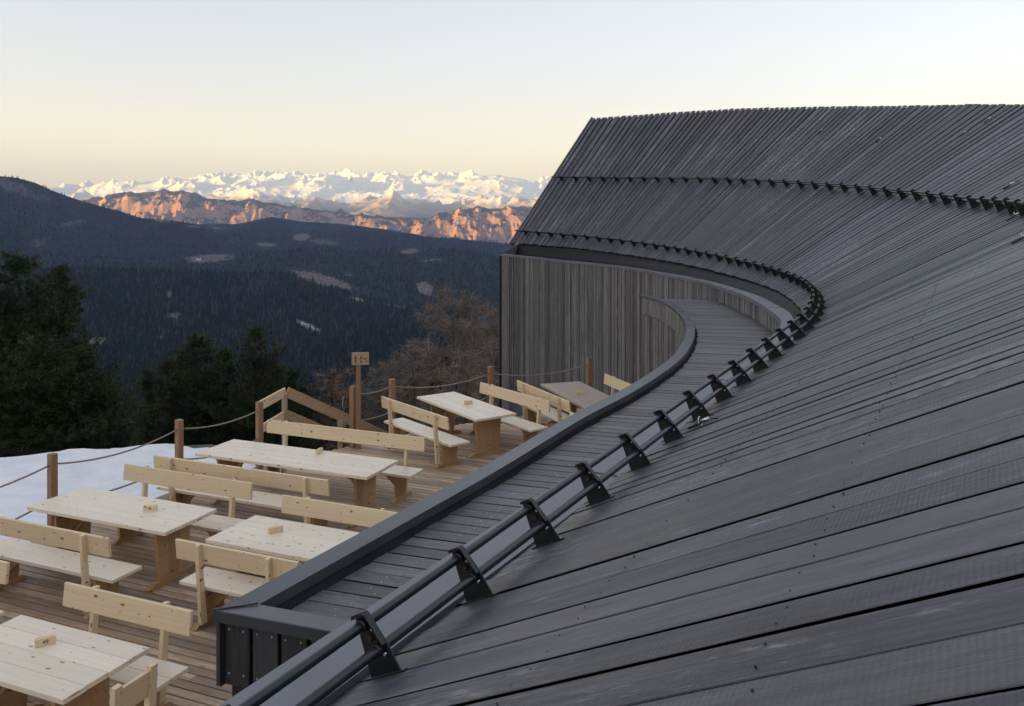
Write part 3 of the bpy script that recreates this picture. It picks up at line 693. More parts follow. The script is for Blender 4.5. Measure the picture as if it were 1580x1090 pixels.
# benches (backrest top middles)
ben(3.0,-2.73,14.17,TA+PI,'long bench with its backrest before the stair, behind the longest table')
ben(3.0,-3.79,12.05,TA,'long bench seen from behind, in front of the longest table')
ben(2.2,-4.38,11.78,TA+PI,'bench with knotty backrest standing behind the table numbered 46')
ben(1.75,-2.04,10.55,TA+PI,'bench facing us behind the table cut off by the parapet')
ben(1.6,-2.89,9.13,TA,'bench seen from behind beside the corner of the dark parapet')
ben(2.2,-5.37,9.88,TA,'bench seen from behind at the left edge, in front of the table numbered 46')
ben(1.55,-3.545,8.055,TA+PI,'short bench facing us behind the table numbered 49')
ben(2.2,-6.08,9.24,TA+PI,'bench of which only the right end shows at the left edge')
ben(2.2,-1.78,15.71,math.atan2(-.78,.63),'bench seen from behind, nearest right of the wooden sign post')
ben(2.2,.035,17.03,math.atan2(-.79,.61)+PI,'bench facing us on the far side of the table right of the sign')
ben(2.2,.58,17.1,math.atan2(-.90,.43),'bench seen from behind beside the greyish brown table')
ben(2.2,2.37,17.78,math.atan2(-.94,.33)+PI,'bench facing us against the dark facade, right of the last post')
ben(2.2,1.50,14.32,math.atan2(-.90,.43)+PI,'bench almost wholly hidden by the parapet below the greyish brown table')
# a single chair at the end of the short table
ch=tag(empty('chair',(-3.08,6.81,0),TA+PI/2), 'small pine chair with a low back at the end of the table numbered 49', 'chair')
b=B(); b.board((0,-.02,.44),(.40,.17,.04),None,.004); b.obj('seat_plank',MAT['pine_top'],ch)
b=B(); b.board((0,.155,.44),(.40,.17,.04),None,.004); b.obj('seat_plank',MAT['pine_top'],ch)
for s_ in (-1,1):
    b=B(); b.prism([(s_*.175-.035,-.09,0),(s_*.175-.035,-.17,.90),(s_*.175-.035,-.215,.895),(s_*.175-.035,-.165,0)],(.07,0,0)); b.obj('upright',MAT['pine'],ch)
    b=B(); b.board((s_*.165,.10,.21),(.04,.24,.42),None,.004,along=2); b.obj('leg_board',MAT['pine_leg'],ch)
b=B(); b.board((0,-.178,.76),(.278,.03,.21),Matrix.Rotation(.09,3,'X'),.004); b.obj('backrest',MAT['pine'],ch)
# number blocks
def text_mesh(txt, size, ext):
    c=bpy.data.curves.new('digits','FONT'); c.body=txt; c.size=size; c.extrude=ext; c.align_x='CENTER'; c.align_y='CENTER'
    o=bpy.data.objects.new('tmp',c); S.collection.objects.link(o); bpy.context.view_layer.update()
    m=bpy.data.meshes.new_from_object(o.evaluated_get(bpy.context.evaluated_depsgraph_get())); bpy.data.objects.remove(o); return m
def block(x,y,rz,label,txt=None):
    root=tag(empty('number_block',(x,y,.761),rz),label,'number block','number blocks on the tables')
    b=B(); L=.16
    b.prism([(-L/2,-.024,0),(-L/2,-.024,.065),(-L/2,-.003,.065),(-L/2,-.003,.032),(-L/2,.004,.032),(-L/2,.004,.065),(-L/2,.026,.065),(-L/2,.026,0)],(L,0,0)); b.obj('block',MAT['pine'],root)
    if txt:
        o=link('digits',text_mesh(txt,.048,.001),MAT['carve'],root,(0,-.0243,.031)); o.rotation_euler=(PI/2,0,0)
block(-4.46,10.79,math.radians(4),'pine menu block marked 46 on the table before the snow','46')
block(-3.99,7.48,math.radians(33),'pine menu block marked 49 on the short table at the bottom left','49')
block(-2.72,10.06,math.radians(36),'slotted pine menu block on the table half hidden by the parapet')
block(-2.93,13.30,math.radians(75),'small pine menu block on the longest table')
block(-.83,16.62,math.radians(20),'small pine menu block on the table right of the sign')
block(1.36,17.5,math.radians(6),'pale menu block on the greyish brown table')

# ---- fence posts and ropes
pl_lab={1:'square brown post beyond the left edge',2:'square brown post nearest us at the left, before the snow',3:'second square brown post from the left, before the dark pines',4:'square brown post at the foot of the pale handrail',5:'short brown post fixed beside the tall sign post',6:'square brown post right of the sign post',7:'square brown post just left of the dark facade',8:'last square brown post standing before the dark facade'}
PH=1.15
for k,(x,y) in enumerate(POSTS):
    if k==0: continue
    t=.10; b=B(); b.board((0,0,0),(t,t,PH+.25),None,.008,along=2)
    hd=math.atan2(POSTS[min(k+1,8)][1]-POSTS[k-1][1],POSTS[min(k+1,8)][0]-POSTS[k-1][0])
    o=b.obj('fence_post',MAT['post'],None,(x,y,(PH-.25)/2),hd if k!=5 else TA); tag(o,pl_lab[k],'post','posts along the terrace edge')
rope_pairs=[(1,2),(2,3),(3,4),(5,6),(6,7),(7,8)]
rl=['left of the nearest post','between the two posts before the snow','between the second post and the handrail','between the sign post and the next post','behind the table right of the sign','in front of the dark facade']
for (a,b_),lab in zip(rope_pairs,rl):
    for hgt,nm,sg in ((1.0,'upper',.13),(.52,'lower',.16)):
        p=Vector((*POSTS[a],hgt)); q=Vector((*POSTS[b_],hgt)); d=(q-p).normalized()*.035; out=Vector((-(q-p).y,(q-p).x,0)).normalized()*0
        p+=d; q-=d; n=18; L=(q-p).length
        pts=[p.lerp(q,k/n)-Vector((0,0,4*sg*(L/2.4)*(k/n)*(1-k/n))) for k in range(n+1)]
        bb=B(); bb.tube(pts,.0125,7); tag(bb.obj('rope',MAT['rope']), f'{nm} sagging hemp rope {lab}','rope','ropes strung between the terrace posts')
# knotted rope ends at the gate post
kb=B(); c=Vector((-3.06,16.34,0))
kb.tube([c+Vector((-.02,0,1.0)),c+Vector((-.09,-.02,.96)),c+Vector((-.10,-.02,.80)),c+Vector((-.07,-.01,.72))],.0125,7)
tag(kb.obj('rope',MAT['rope']),'loose rope loop hanging on the post beside the sign','rope','ropes strung between the terrace posts')
kb=B(); kb.tube([c+Vector((-.02,0,.50)),c+Vector((-.08,-.03,.47)),c+Vector((-.03,-.05,.43)),c+Vector((-.09,0,.40)),c+Vector((-.05,-.02,.34)),c+Vector((-.10,-.01,.26))],.016,7)
tag(kb.obj('rope',MAT['rope']),'knotted rope end low on the post beside the sign','rope','ropes strung between the terrace posts')
# ---- sign
sg=tag(empty('sign_post',(-2.86,16.30,0),math.radians(9)),'tall wooden post with a small board of carved pictograms','sign')
b=B(); b.board((0,0,.78),(.085,.075,1.60),None,.006,along=2); b.obj('post',MAT['post'],sg)
b=B(); b.board((.035,-.045,1.685),(.315,.03,.235),None,.004); bd=b.obj('sign_board',MAT['rail_board'],sg)
b=B(); b.board((.035,-.061,1.582),(.315,.012,.022),None,.003); b.obj('lower_slat',MAT['rail_board'],bd)
def glyph(strokes, w=.012):
    g=B()
    for a,c_ in strokes:
        a=Vector((a[0],-.062,a[1])); c_=Vector((c_[0],-.062,c_[1])); d=(c_-a); L=d.length+.004; d.normalize(); R=Matrix((d,Vector((0,1,0)),d.cross(Vector((0,1,0))))).transposed(); m_=(a+c_)/2
        n0=len(g.v); g.board((0,0,0),(L,.006,w),R,.001); g.v[n0:]=[(p[0]+m_.x,p[1]+m_.y,p[2]+m_.z) for p in g.v[n0:]]
    return g
z0=1.60
glyph([((-.055,.150+z0),(-.048,.158+z0)),((-.055,.135+z0),(-.055,.07+z0)),((-.055,.125+z0),(-.083,.085+z0)),((-.055,.125+z0),(-.027,.085+z0)),((-.055,.07+z0),(-.075,.005+z0)),((-.055,.07+z0),(-.035,.005+z0))]).obj('pictogram',MAT['carve'],bd)
glyph([((.045,.152+z0),(.052,.158+z0)),((.047,.135+z0),(.047,.06+z0)),((.047,.12+z0),(.02,.08+z0)),((.047,.12+z0),(.075,.10+z0)),((.047,.06+z0),(.040,.005+z0)),((.047,.06+z0),(.062,.01+z0))]).obj('pictogram',MAT['carve'],bd)
glyph([((.10,.11+z0),(.125,.065+z0)),((.125,.065+z0),(.16,.125+z0))]).obj('pictogram',MAT['carve'],bd)
# ---- outside stair with plank handrails
st=tag(empty('outside_stair',(-4.2,16.3,0)),'wooden stair descending beyond the terrace edge with plank handrails','stair')
def plank3(p,q,hgt,th,name,mat=MAT['rail_board']):
    p=Vector(p);q=Vector(q);d=q-p;L=d.length;d.normalize(); s_=Vector((d.y,-d.x,0)).normalized(); u=s_.cross(d); u=u if u.z>0 else -u
    b=B(); b.board((0,0,0),(L,th,hgt),Matrix((d,s_,u)).transposed(),.004); c=(p+q)/2-st.location; b.v=[(v[0]+c.x,v[1]+c.y,v[2]+c.z) for v in b.v]; return b.obj(name,mat,st)
sdir=Vector((.73,.683,0)); c0=Vector((-4.38,15.14,0)); c1=Vector((-4.22,16.32,0)); top=1.14
plank3(c0+Vector((-.02,.05,top-.10)),c1+Vector((-.02,0,top-.09)),.17,.035,'handrail',MAT['pine'])
plank3(c0+Vector((-.02,.05,top-.52)),c1+Vector((-.02,0,top-.51)),.15,.035,'knee_rail',MAT['pine'])
e1=c1+sdir*2.5+Vector((0,0,-1.36))
plank3(c1+Vector((.01,.02,top-.09)),e1+Vector((0,0,top-.09)),.19,.035,'handrail'); plank3(c1+Vector((.01,.02,top-.51)),e1+Vector((0,0,top-.51)),.16,.035,'knee_rail')
for q,nm in ((0,0),(.5,1),(1.0,1)):
    p=c1+sdir*(.05+2.4*q); zt=top-.12-1.36*q; 
    b=B(); b.board((0,0,0),(.09,.09,2.0),None,.005,along=2); c=p+Vector((-.05,-.06,zt-1.0))-st.location; b.v=[(v[0]+c.x,v[1]+c.y,v[2]+c.z) for v in b.v]; b.obj('newel_post',MAT['rail_board'],st)
for k in range(9):
    p=c0+Vector((.55,.50,0))+sdir*(k*.27)+Vector((0,0,-.03-.147*k)); a=p; q=p+Vector((-.683,.73,0))*1.0
    d=(q-a).normalized(); b=B(); b.board((0,0,0),(1.0,.29,.04),Matrix((d,Vector((-d.y,d.x,0)),Vector((0,0,1)))).transposed(),.004); c=(a+q)/2-st.location; b.v=[(v[0]+c.x,v[1]+c.y,v[2]+c.z) for v in b.v]; b.obj('tread',MAT['terrace'],st)
plank3(c0+Vector((.5,.55,-.17)),c0+Vector((.5,.55,-.17))+sdir*2.4+Vector((0,0,-1.31)),.24,.05,'stringer'); plank3(c1+Vector((.05,.0,-.17)),c1+Vector((.05,0,-.17))+sdir*2.4+Vector((0,0,-1.31)),.24,.05,'stringer')

# ------------------------------------------------------------------ terrain
def hash2(ix, iy, seed):
    h=(ix.astype(np.int64)*374761393+iy.astype(np.int64)*668265263+seed*974711)&0xffffffff
    h=((h^(h>>13))*1274126177)&0xffffffff; return ((h^(h>>16))&0xffff)/65535.0
def vnoise(x,y,seed=0):
    ix=np.floor(x);iy=np.floor(y);fx=x-ix;fy=y-iy; fx=fx*fx*fx*(fx*(fx*6-15)+10); fy=fy*fy*fy*(fy*(fy*6-15)+10)
    a=hash2(ix,iy,seed);b=hash2(ix+1,iy,seed);c=hash2(ix,iy+1,seed);d=hash2(ix+1,iy+1,seed)
    return (a*(1-fx)+b*fx)*(1-fy)+(c*(1-fx)+d*fx)*fy
def fbm(x,y,oct=5,seed=0,gain=.5):
    s=0;a=1;t=0
    for k in range(oct): s=s+a*(vnoise(x,y,seed+k*7)-.5); t+=a; a*=gain; x,y=x*2.03*.8-y*2.03*.6,x*2.03*.6+y*2.03*.8
    return s/t*2
def ridged(x,y,oct=6,seed=0,gain=.55):
    s=0;a=1;t=0;w=1
    for k in range(oct):
        n=1-np.abs(2*vnoise(x,y,seed+k*5)-1); n=n*n*w; w=np.clip(n*1.6,0,1); s=s+a*n; t+=a; a*=gain; x,y=x*2.07*.8-y*2.07*.6,x*2.07*.6+y*2.07*.8
    return s/t
F=1350.; U0=790.
def terrain(name, us, Ys, Hc, mat, attrs=None, smooth_=True):
    """grid over bearing (us) and distance (Ys); Hc metres relative to the eye"""
    Yg,Ug=np.meshgrid(Ys,us,indexing='ij'); X=(Ug-U0)/F*Yg; V=np.stack([X,Yg,Hc+CH],-1).reshape(-1,3)
    R,C=Yg.shape; ii_=np.arange(R*C).reshape(R,C); f=np.stack([ii_[:-1,:-1],ii_[:-1,1:],ii_[1:,1:],ii_[1:,:-1]],-1).reshape(-1,4)
    m=bpy.data.meshes.new(name); m.vertices.add(len(V)); m.vertices.foreach_set('co',V.astype(np.float32).ravel())
    m.loops.add(f.size); m.loops.foreach_set('vertex_index',f.astype(np.int32).ravel()); m.polygons.add(len(f)); m.polygons.foreach_set('loop_start',np.arange(0,f.size,4,dtype=np.int32))
    if smooth_: m.polygons.foreach_set('use_smooth',np.ones(len(f),dtype=bool))
    m.update(); m.validate()
    for k,a in (attrs or {}).items():
        at=m.attributes.new(k,'FLOAT','POINT'); at.data.foreach_set('value',a.astype(np.float32).ravel())
    o=link(name,m,mat); tag(o,kind='structure'); return o
def attr(N,name): return N.n('ShaderNodeAttribute',attribute_name=name).outputs['Fac']
def slope_z(N): return N.n('ShaderNodeSeparateXYZ',i_0=N.n('ShaderNodeNewGeometry').outputs['Normal']).outputs[2]
def pos(N): return N.n('ShaderNodeNewGeometry').outputs['Position']
# materials of the land
m,nt,bs=new_mat('forest_floor'); N=NT(nt); P_=pos(N)
n1=N.noise(P_,.012,6,.6); n2=N.noise(P_,.09,4,.6)
col=N.mix(N.ramp(n1,.35,.65),(0.012,0.018,0.014),(0.030,0.034,0.022)); col=N.mix(N.math('MULTIPLY',N.ramp(n2,.55,.8),.35),col,(0.06,0.05,0.035))
cl=attr(N,'clearing'); cn=N.math('ADD',cl,N.math('MULTIPLY',N.math('SUBTRACT',N.noise(P_,.035,6,.72),.5),1.9))
ccol=N.mix(N.ramp(N.noise(P_,.05,4,.7),.35,.65),(0.075,0.064,0.050),(0.21,0.185,0.16)); ccol=N.mix(N.ramp(N.math('ADD',attr(N,'snowy'),N.math('MULTIPLY',N.noise(P_,.06,4,.7),.6)),.75,1.0),ccol,(0.75,0.77,0.8))
col=N.mix(N.ramp(cn,.42,.62),col,ccol)
N.link(col,bs.inputs['Base Color']); bs.inputs['Roughness'].default_value=.95; bs.inputs['Specular IOR Level'].default_value=.1; MAT['forest_floor']=m
def mountain_mat(name, rock1, rock2, wood, snow_lo, snow_hi, tree_lo, tree_hi, sc, tree_nz=(.42,.62)):
    m,nt,bs=new_mat(name); N=NT(nt); P_=pos(N); z=N.n('ShaderNodeSeparateXYZ',i_0=P_).outputs[2]; nz=slope_z(N)
    n=N.noise(P_,.0018*sc,6,.65); n2=N.noise(N.vmul(P_,(1,1,4)),.006*sc,5,.65)
    col=N.mix(N.ramp(n2,.3,.7),rock1,rock2)
    zz=N.math('ADD',z,N.math('MULTIPLY',N.math('SUBTRACT',n,.5),900.0/sc))
    tr=N.math('MULTIPLY',N.math('SUBTRACT',1.0,N.ramp(zz,tree_lo,tree_hi)),N.ramp(nz,*tree_nz))
    col=N.mix(tr,col,wood)
    sn=N.math('MULTIPLY',N.ramp(zz,snow_lo,snow_hi),N.ramp(N.math('ADD',nz,N.math('MULTIPLY',N.math('SUBTRACT',n2,.5),.5)),.38,.60))
    col=N.mix(sn,col,(0.90,0.88,0.86))
    N.link(col,bs.inputs['Base Color']); bs.inputs['Roughness'].default_value=.9; bs.inputs['Specular IOR Level'].default_value=.15; return m
MAT['snow_range']=mountain_mat('snow_range_rock',(0.20,0.15,0.12),(0.34,0.27,0.21),(0.06,0.055,0.04),-100,250,-500,-150,.5)
MAT['mid_range']=mountain_mat('mid_range_rock',(0.34,0.26,0.21),(0.46,0.37,0.30),(0.14,0.105,0.075),150,650,-500,100,.6)
MAT['cliffs']=mountain_mat('porphyry_cliffs',(0.24,0.13,0.085),(0.42,0.28,0.20),(0.05,0.04,0.03),2500,3000,200,1400,1.4,(.62,.84))
def poly_at(us,pts):
    pts=np.array(pts,float); return np.interp(us,pts[:,0],pts[:,1])
def crest_fit(H,Yg,us,target_v):
    """scale every bearing so that its skyline meets the height seen there, keeping the small peaks"""
    ang=(H/Yg).max(0); k=41; sm=lambda a: np.convolve(np.pad(a,k//2,mode='edge'),np.ones(k)/k,'valid')
    return sm((320-target_v)/F)-sm(ang)
# 1. far snow range
us=np.concatenate([np.linspace(-420,-60,90)[:-1],np.linspace(-60,900,820)[:-1],np.linspace(900,1700,160)]); Ys=np.linspace(36000,52000,210); Yg,Ug=np.meshgrid(Ys,us,indexing='ij'); Xg=(Ug-U0)/F*Yg
tv=poly_at(us,[(-420,300),(-100,292),(40,289),(81,289),(106,286),(172,279),(228,280),(278,274),(349,267),(428,265),(470,268),(537,264),(555,268),(608,266),(630,270),(668,265),(734,267),(780,272),(840,279),(1000,282),(1700,300)])
prof=np.clip((Yg-36000)/10500,0,1)**.85*np.clip((56500-Yg)/9000,.2,1)
rg=ridged(Xg/3600,Yg/3600,9,3,.60); rg2=ridged(Xg/1100+7,Yg/1100,6,23,.60)
H=-900+1900*prof*(.62+.5*rg)+310*prof*rg2*(.6+.4*rg)
H=H+crest_fit(H,Yg,us,tv)[None,:]*Yg*np.clip((Yg-36000)/7000,0,1)
terrain('snow_mountains',us,Ys,H,MAT['snow_range'])
# 2. hazy foothills in front of it
us=np.linspace(-420,1500,760); Ys=np.linspace(24500,32500,120); Yg,Ug=np.meshgrid(Ys,us,indexing='ij'); Xg=(Ug-U0)/F*Yg
tv=poly_at(us,[(-420,312),(20,305),(84,298),(106,289),(135,303),(170,310),(300,306),(380,297),(420,288),(470,312),(520,318),(560,305),(600,289),(628,304),(660,318),(700,312),(750,300),(790,306),(1700,312)])
prof=np.clip((Yg-24500)/4500,0,1)*np.clip((35500-Yg)/5000,.2,1)
H=-1000+1150*prof*(.5+.7*ridged(Xg/2600+3,Yg/2600,9,51,.6))+160*prof*ridged(Xg/700,Yg/700,5,57,.6)
H=H+crest_fit(H,Yg,us,tv)[None,:]*Yg*np.clip((Yg-24500)/4000,0,1)
terrain('foothills',us,Ys,H,MAT['mid_range'])
# 3. the lit cliffs
us=np.concatenate([np.linspace(-420,40,90)[:-1],np.linspace(40,900,800)[:-1],np.linspace(900,1500,90)]); Ys=np.linspace(16000,19900,190); Yg,Ug=np.meshgrid(Ys,us,indexing='ij'); Xg=(Ug-U0)/F*Yg
tv=poly_at(us,[(-420,330),(60,325),(139,308),(162,300),(223,296),(266,293),(301,298),(349,313),(367,308),(400,309),(431,315),(469,322),(522,325),(557,332),(608,335),(648,337),(675,333),(701,324),(714,320),(740,321),(780,320),(830,318),(1500,330)])
base=np.clip((Yg-16000)/2400,0,1); wv=fbm(Xg/1300,Yg/1300,5,9)*.30+fbm(Xg/260,Yg/260,4,19)*.13
t=np.clip(base+wv*np.clip(base*3,0,1),0,1.02); stp=np.interp(t,[0,.35,.46,.56,.66,.76,.84,.92,1.02],[0,.24,.36,.54,.62,.80,.88,.97,1.0])
gul=ridged(Xg/430+11,Yg/900,7,77,.62)
H=-900+1000*stp+240*(gul-.5)*np.clip(base*2,0,1)*np.clip(1.35-base*.9,0.15,1)
H=H-np.clip((Yg-18600)/2700,0,1)*260
H=H+crest_fit(H,Yg,us,tv)[None,:]*Yg*np.clip((Yg-16000)/2000,0,1)
terrain('cliff_mountains',us,Ys,H,MAT['cliffs'])
# 4. wooded valley and ridges
us=np.linspace(-600,1500,620); Ys=np.concatenate([np.geomspace(115,900,50)[:-1],np.linspace(900,4200,130)[:-1],np.linspace(4200,9500,130)[:-1],np.linspace(9500,14500,70)]); Yg,Ug=np.meshgrid(Ys,us,indexing='ij'); Xg=(Ug-U0)/F*Yg
floor=np.interp(Yg,[115,300,700,1150,2000,4000,7000,10000,14500],[-56,-125,-240,-310,-430,-620,-800,-900,-1100])
def ridge(Yc,pts,front,back,bend=0.0,seed=0,rough=0.05):
    v=poly_at(us,pts); yc=Yc*(1+bend*np.sin(us/260.+seed)+.05*fbm(us/170.,us*0+seed,3,seed)); z=-(v-320)/F*yc
    d=Yg-yc[None,:]; zc=z[None,:]*np.ones_like(Yg); return np.where(d<0, zc+front*d*(1-.25*np.exp(d/260.)), zc-back*d)
R6=ridge(2700,[(-600,700),(420,640),(500,535),(560,512),(610,500),(660,508),(720,530),(790,560),(900,640),(1500,700)],.16,.35,.02,4)
R5=ridge(3800,[(-600,405),(0,418),(127,413),(228,414),(300,420),(380,423),(450,422),(489,426),(542,453),(600,470),(646,479),(700,492),(760,505),(900,540),(1500,560)],.145,.22,.03,1)
R4=ridge(6100,[(-600,390),(0,399),(150,398),(283,402),(360,396),(400,388),(520,385),(600,387),(640,388),(700,386),(760,392),(820,400),(1500,420)],.16,.2,.03,2)
R3=ridge(8700,[(-600,390),(0,395),(250,372),(350,358),(400,352),(480,361),(532,355),(600,358),(680,365),(780,375),(900,388),(1500,400)],.15,.2,.03,3)
R1=ridge(7600,[(-600,215),(-200,242),(-60,262),(0,271),(30,276),(53,282),(76,293),(127,308),(177,322),(215,334),(253,337),(304,345),(360,372),(420,400),(1500,500)],.30,.30,.02,7)
R2=ridge(10400,[(-600,345),(200,345),(330,345),(367,344),(395,338),(418,334),(440,337),(470,342),(557,348),(608,354),(658,364),(700,372),(780,376),(1500,385)],.12,.2,.02,8)
stack=np.stack([floor,R6,R5,R4,R3,R1,R2]); H=stack.max(0); which=stack.argmax(0)
H=H+fbm(Xg/420,Yg/420,4,5)*np.clip(Yg/120,3,20)*np.clip((Yg-115)/500,0,1)
for k in range(2): H[1:-1,1:-1]=(H[1:-1,1:-1]*2+H[:-2,1:-1]+H[2:,1:-1]+H[1:-1,:-2]+H[1:-1,2:])/6
H[0]=np.interp(us,us,H[0])
Vp=320-H/Yg*F
vis=Vp <= np.minimum.accumulate(Vp,axis=0)+1.0
clr=np.zeros_like(H); sno=np.zeros_like(H)
for (u,v,a,b_,ang,amp,sn) in [(322,399,40,6,-.06,1.,.15),(497,432,52,9,.28,.85,.25),(475,503,24,4.5,.45,1.,.55),(550,462,12,3,.2,1.,.5),(150,527,17,6,-.1,.9,.5),(262,456,5,8,.2,.9,.5),(268,489,14,6,-.15,.85,.4),(250,522,8,4,-.4,.9,.5),(655,445,15,10,.5,.9,.35),(610,473,20,3,.15,.7,.3),(175,641,22,8,-.05,1.2,.1),(465,366,14,6,-.1,.9,.3),(412,378,18,3,.05,.9,.4),(500,374,26,5,.1,.6,.1),(632,388,16,4,-.1,.9,.2),(250,341,14,2,.1,.9,.2),(335,352,8,2,.1,.9,.2),(300,350,14,2,.1,.8,.2),(20,288,44,14,.35,.52,.8),(55,303,44,10,.3,.42,.5),(110,345,30,5,-.2,.5,.1),(60,375,18,8,-.4,.5,.1),(665,402,20,3,-.1,.7,.2),(540,425,12,3,0,.6,.1),(200,432,14,3,0,.4,0)]:
    du=(Ug-u);dv=(Vp-v); x_=du*math.cos(ang)+dv*math.sin(ang); y_=-du*math.sin(ang)+dv*math.cos(ang); q=np.sqrt((x_/a)**2+(y_/b_)**2)
    w=np.clip(1.5-q,0,1)*amp*vis; clr=np.maximum(clr,w); sno=np.maximum(sno,w*sn)
valley=terrain('valley',us,Ys,H,MAT['forest_floor'],{'clearing':clr,'snowy':sno})
# the wood on those slopes: a few ten thousand small conifers, one mass
def wood_points(n, y0, y1, seed):
    g=np.random.default_rng(seed); out=[]
    ci=g.uniform(0,len(us)-1.001,n); yy=1/g.uniform(1/y1,1/y0,n)*1.0; ri=np.interp(yy,Ys,np.arange(len(Ys)))
    ri=np.clip(ri,0,len(Ys)-1.001)
    def bil(A): a=ri.astype(int);c=ci.astype(int);fr=ri-a;fc=ci-c; return (A[a,c]*(1-fc)+A[a,c+1]*fc)*(1-fr)+(A[a+1,c]*(1-fc)+A[a+1,c+1]*fc)*fr
    h=bil(H); vv=bil(vis.astype(float)); cc=bil(clr); uu=np.interp(ci,np.arange(len(us)),us); ok=(vv>.3)&(cc+g.uniform(-.12,.12,n)+.42*fbm((uu-U0)/F*yy/45,yy/90,4,71)<.45)&(uu>-260)&(uu<1020)
    X=(uu-U0)/F*yy; dens=fbm(X/160,yy/160,3,41); ok&=(dens+g.uniform(-.9,.9,n)>-.55)
    return np.stack([X,yy,h+CH-1.0],-1)[ok]
def geo_forest(name, pts, hgt, rad, mat, seed):
    m=bpy.data.meshes.new(name); m.vertices.add(len(pts)); m.vertices.foreach_set('co',pts.astype(np.float32).ravel()); m.update()
    o=link(name,m); tag(o,'dense dark conifer wood covering the valley slopes','forest',kind='stuff')
    g=bpy.data.node_groups.new(name+'_nodes','GeometryNodeTree'); g.interface.new_socket('Geometry',in_out='INPUT',socket_type='NodeSocketGeometry'); g.interface.new_socket('Geometry',in_out='OUTPUT',socket_type='NodeSocketGeometry')
    nn=g.nodes; gi=nn.new('NodeGroupInput'); go=nn.new('NodeGroupOutput')
    cone=nn.new('GeometryNodeMeshCone'); cone.fill_type='NONE'; cone.inputs['Vertices'].default_value=6; cone.inputs['Radius Top'].default_value=0.02; cone.inputs['Radius Bottom'].default_value=rad; cone.inputs['Depth'].default_value=hgt
    sm=nn.new('GeometryNodeSetMaterial'); sm.inputs['Material'].default_value=mat
    iop=nn.new('GeometryNodeInstanceOnPoints'); rv=nn.new('FunctionNodeRandomValue'); rv.data_type='FLOAT_VECTOR'; rv.inputs[0].default_value=(.7,.7,.55); rv.inputs[1].default_value=(1.3,1.3,1.25); rv.inputs['Seed'].default_value=seed
    rr=nn.new('FunctionNodeRandomValue'); rr.data_type='FLOAT_VECTOR'; rr.inputs[0].default_value=(-.06,-.06,0); rr.inputs[1].default_value=(.06,.06,6.28)
    L=g.links; L.new(gi.outputs[0],iop.inputs['Points']); L.new(cone.outputs['Mesh'],sm.inputs[0]); L.new(sm.outputs[0],iop.inputs['Instance']); L.new(rv.outputs[0],iop.inputs['Scale']); L.new(rr.outputs[0],iop.inputs['Rotation']); L.new(iop.outputs[0],go.inputs[0])
    md=o.modifiers.new('scatter','NODES'); md.node_group=g; return o
m,nt,bs=new_mat('wood_conifers'); N=NT(nt); rnd=N.n('ShaderNodeObjectInfo').outputs['Random']
col=N.mix(rnd,(0.010,0.020,0.014),(0.030,0.042,0.024)); col=N.mix(N.math('GREATER_THAN',N.math('ADD',N.n('ShaderNodeTexWhiteNoise',noise_dimensions='1D',i_W=N.math('MULTIPLY',rnd,777.)).outputs['Value'],N.math('MULTIPLY',N.noise(N.n('ShaderNodeObjectInfo').outputs['Location'],.006,3),.9)),1.33),col,(0.085,0.07,0.05))
N.link(col,bs.inputs['Base Color']); bs.inputs['Roughness'].default_value=.95; bs.inputs['Specular IOR Level'].default_value=.1; MAT['wood_conifers']=m
geo_forest('valley_wood',wood_points(380000,900,10000,3),25.,4.4,MAT['wood_conifers'],1)
tag(geo_forest('near_wood',wood_points(60000,160,950,8),17.,3.2,MAT['wood_conifers'],2),'dark conifers on the slope below the terrace')
# a farmhouse in the high clearing
fh=tag(empty('farmhouse',((306-U0)/F*5900,5900,CH-5900*(401-320)/F)),'tiny white farmhouse in the pale clearing across the valley','house')
b=B(); b.board((0,0,4),(28,15,18),None,.05); b.obj('wall',plain('limewash',(0.75,0.74,0.72),.8),fh)
b=B(); b.prism([(-15,-9,12.5),(-15,0,19),(-15,9,12.5)],(30,0,0)); b.obj('roof',plain('old_shingle',(0.10,0.08,0.07),.8),fh)

# ------------------------------------------------------------------ the slope at the terrace, its snow, and the mountain behind us
def hill_z(X,Y):
    ye=np.interp(X,[-70,-24,-14,-10.4,-7.2,-5.6,-4.2,-2.5,0,4,10,60],[6,11,15.6,17.6,18.9,18.4,16.6,16.2,17.8,19.5,22,30])
    d=Y-ye; flat=-.62-.02*np.clip(Y-11,0,9)+.06*fbm(X/3,Y/3,3,2)
    drop=np.where(d>0, .52*(np.sqrt(d*d+6)-2.45), 0)
    return flat-drop+fbm(X/14,Y/14,3,6)*np.clip(d/12,0,1)*1.3
xs=np.linspace(-75,65,141); ys=np.concatenate([np.linspace(-70,8,20)[:-1],np.linspace(8,34,80)[:-1],np.linspace(34,125,60)]); Xg,Yg=np.meshgrid(xs,ys); Z=hill_z(Xg,Yg)
def xy_grid(name,Xg,Yg,Z,mat,kind='structure'):
    V=np.stack([Xg,Yg,Z],-1).reshape(-1,3); R,C=Xg.shape; ii_=np.arange(R*C).reshape(R,C); f=np.stack([ii_[:-1,:-1],ii_[:-1,1:],ii_[1:,1:],ii_[1:,:-1]],-1).reshape(-1,4)
    m=mesh(name,V.tolist(),f.tolist(),smooth=True); o=link(name,m,mat); tag(o,kind=kind); return o
m,nt,bs=new_mat('hillside_turf'); N=NT(nt); P_=pos(N); n=N.noise(P_,.8,6,.65); N.link(N.mix(N.ramp(n,.35,.65),(0.025,0.022,0.014),(0.085,0.068,0.040)),bs.inputs['Base Color']); bs.inputs['Roughness'].default_value=.95; MAT['turf']=m
xy_grid('hillside',Xg,Yg,Z,MAT['turf'])
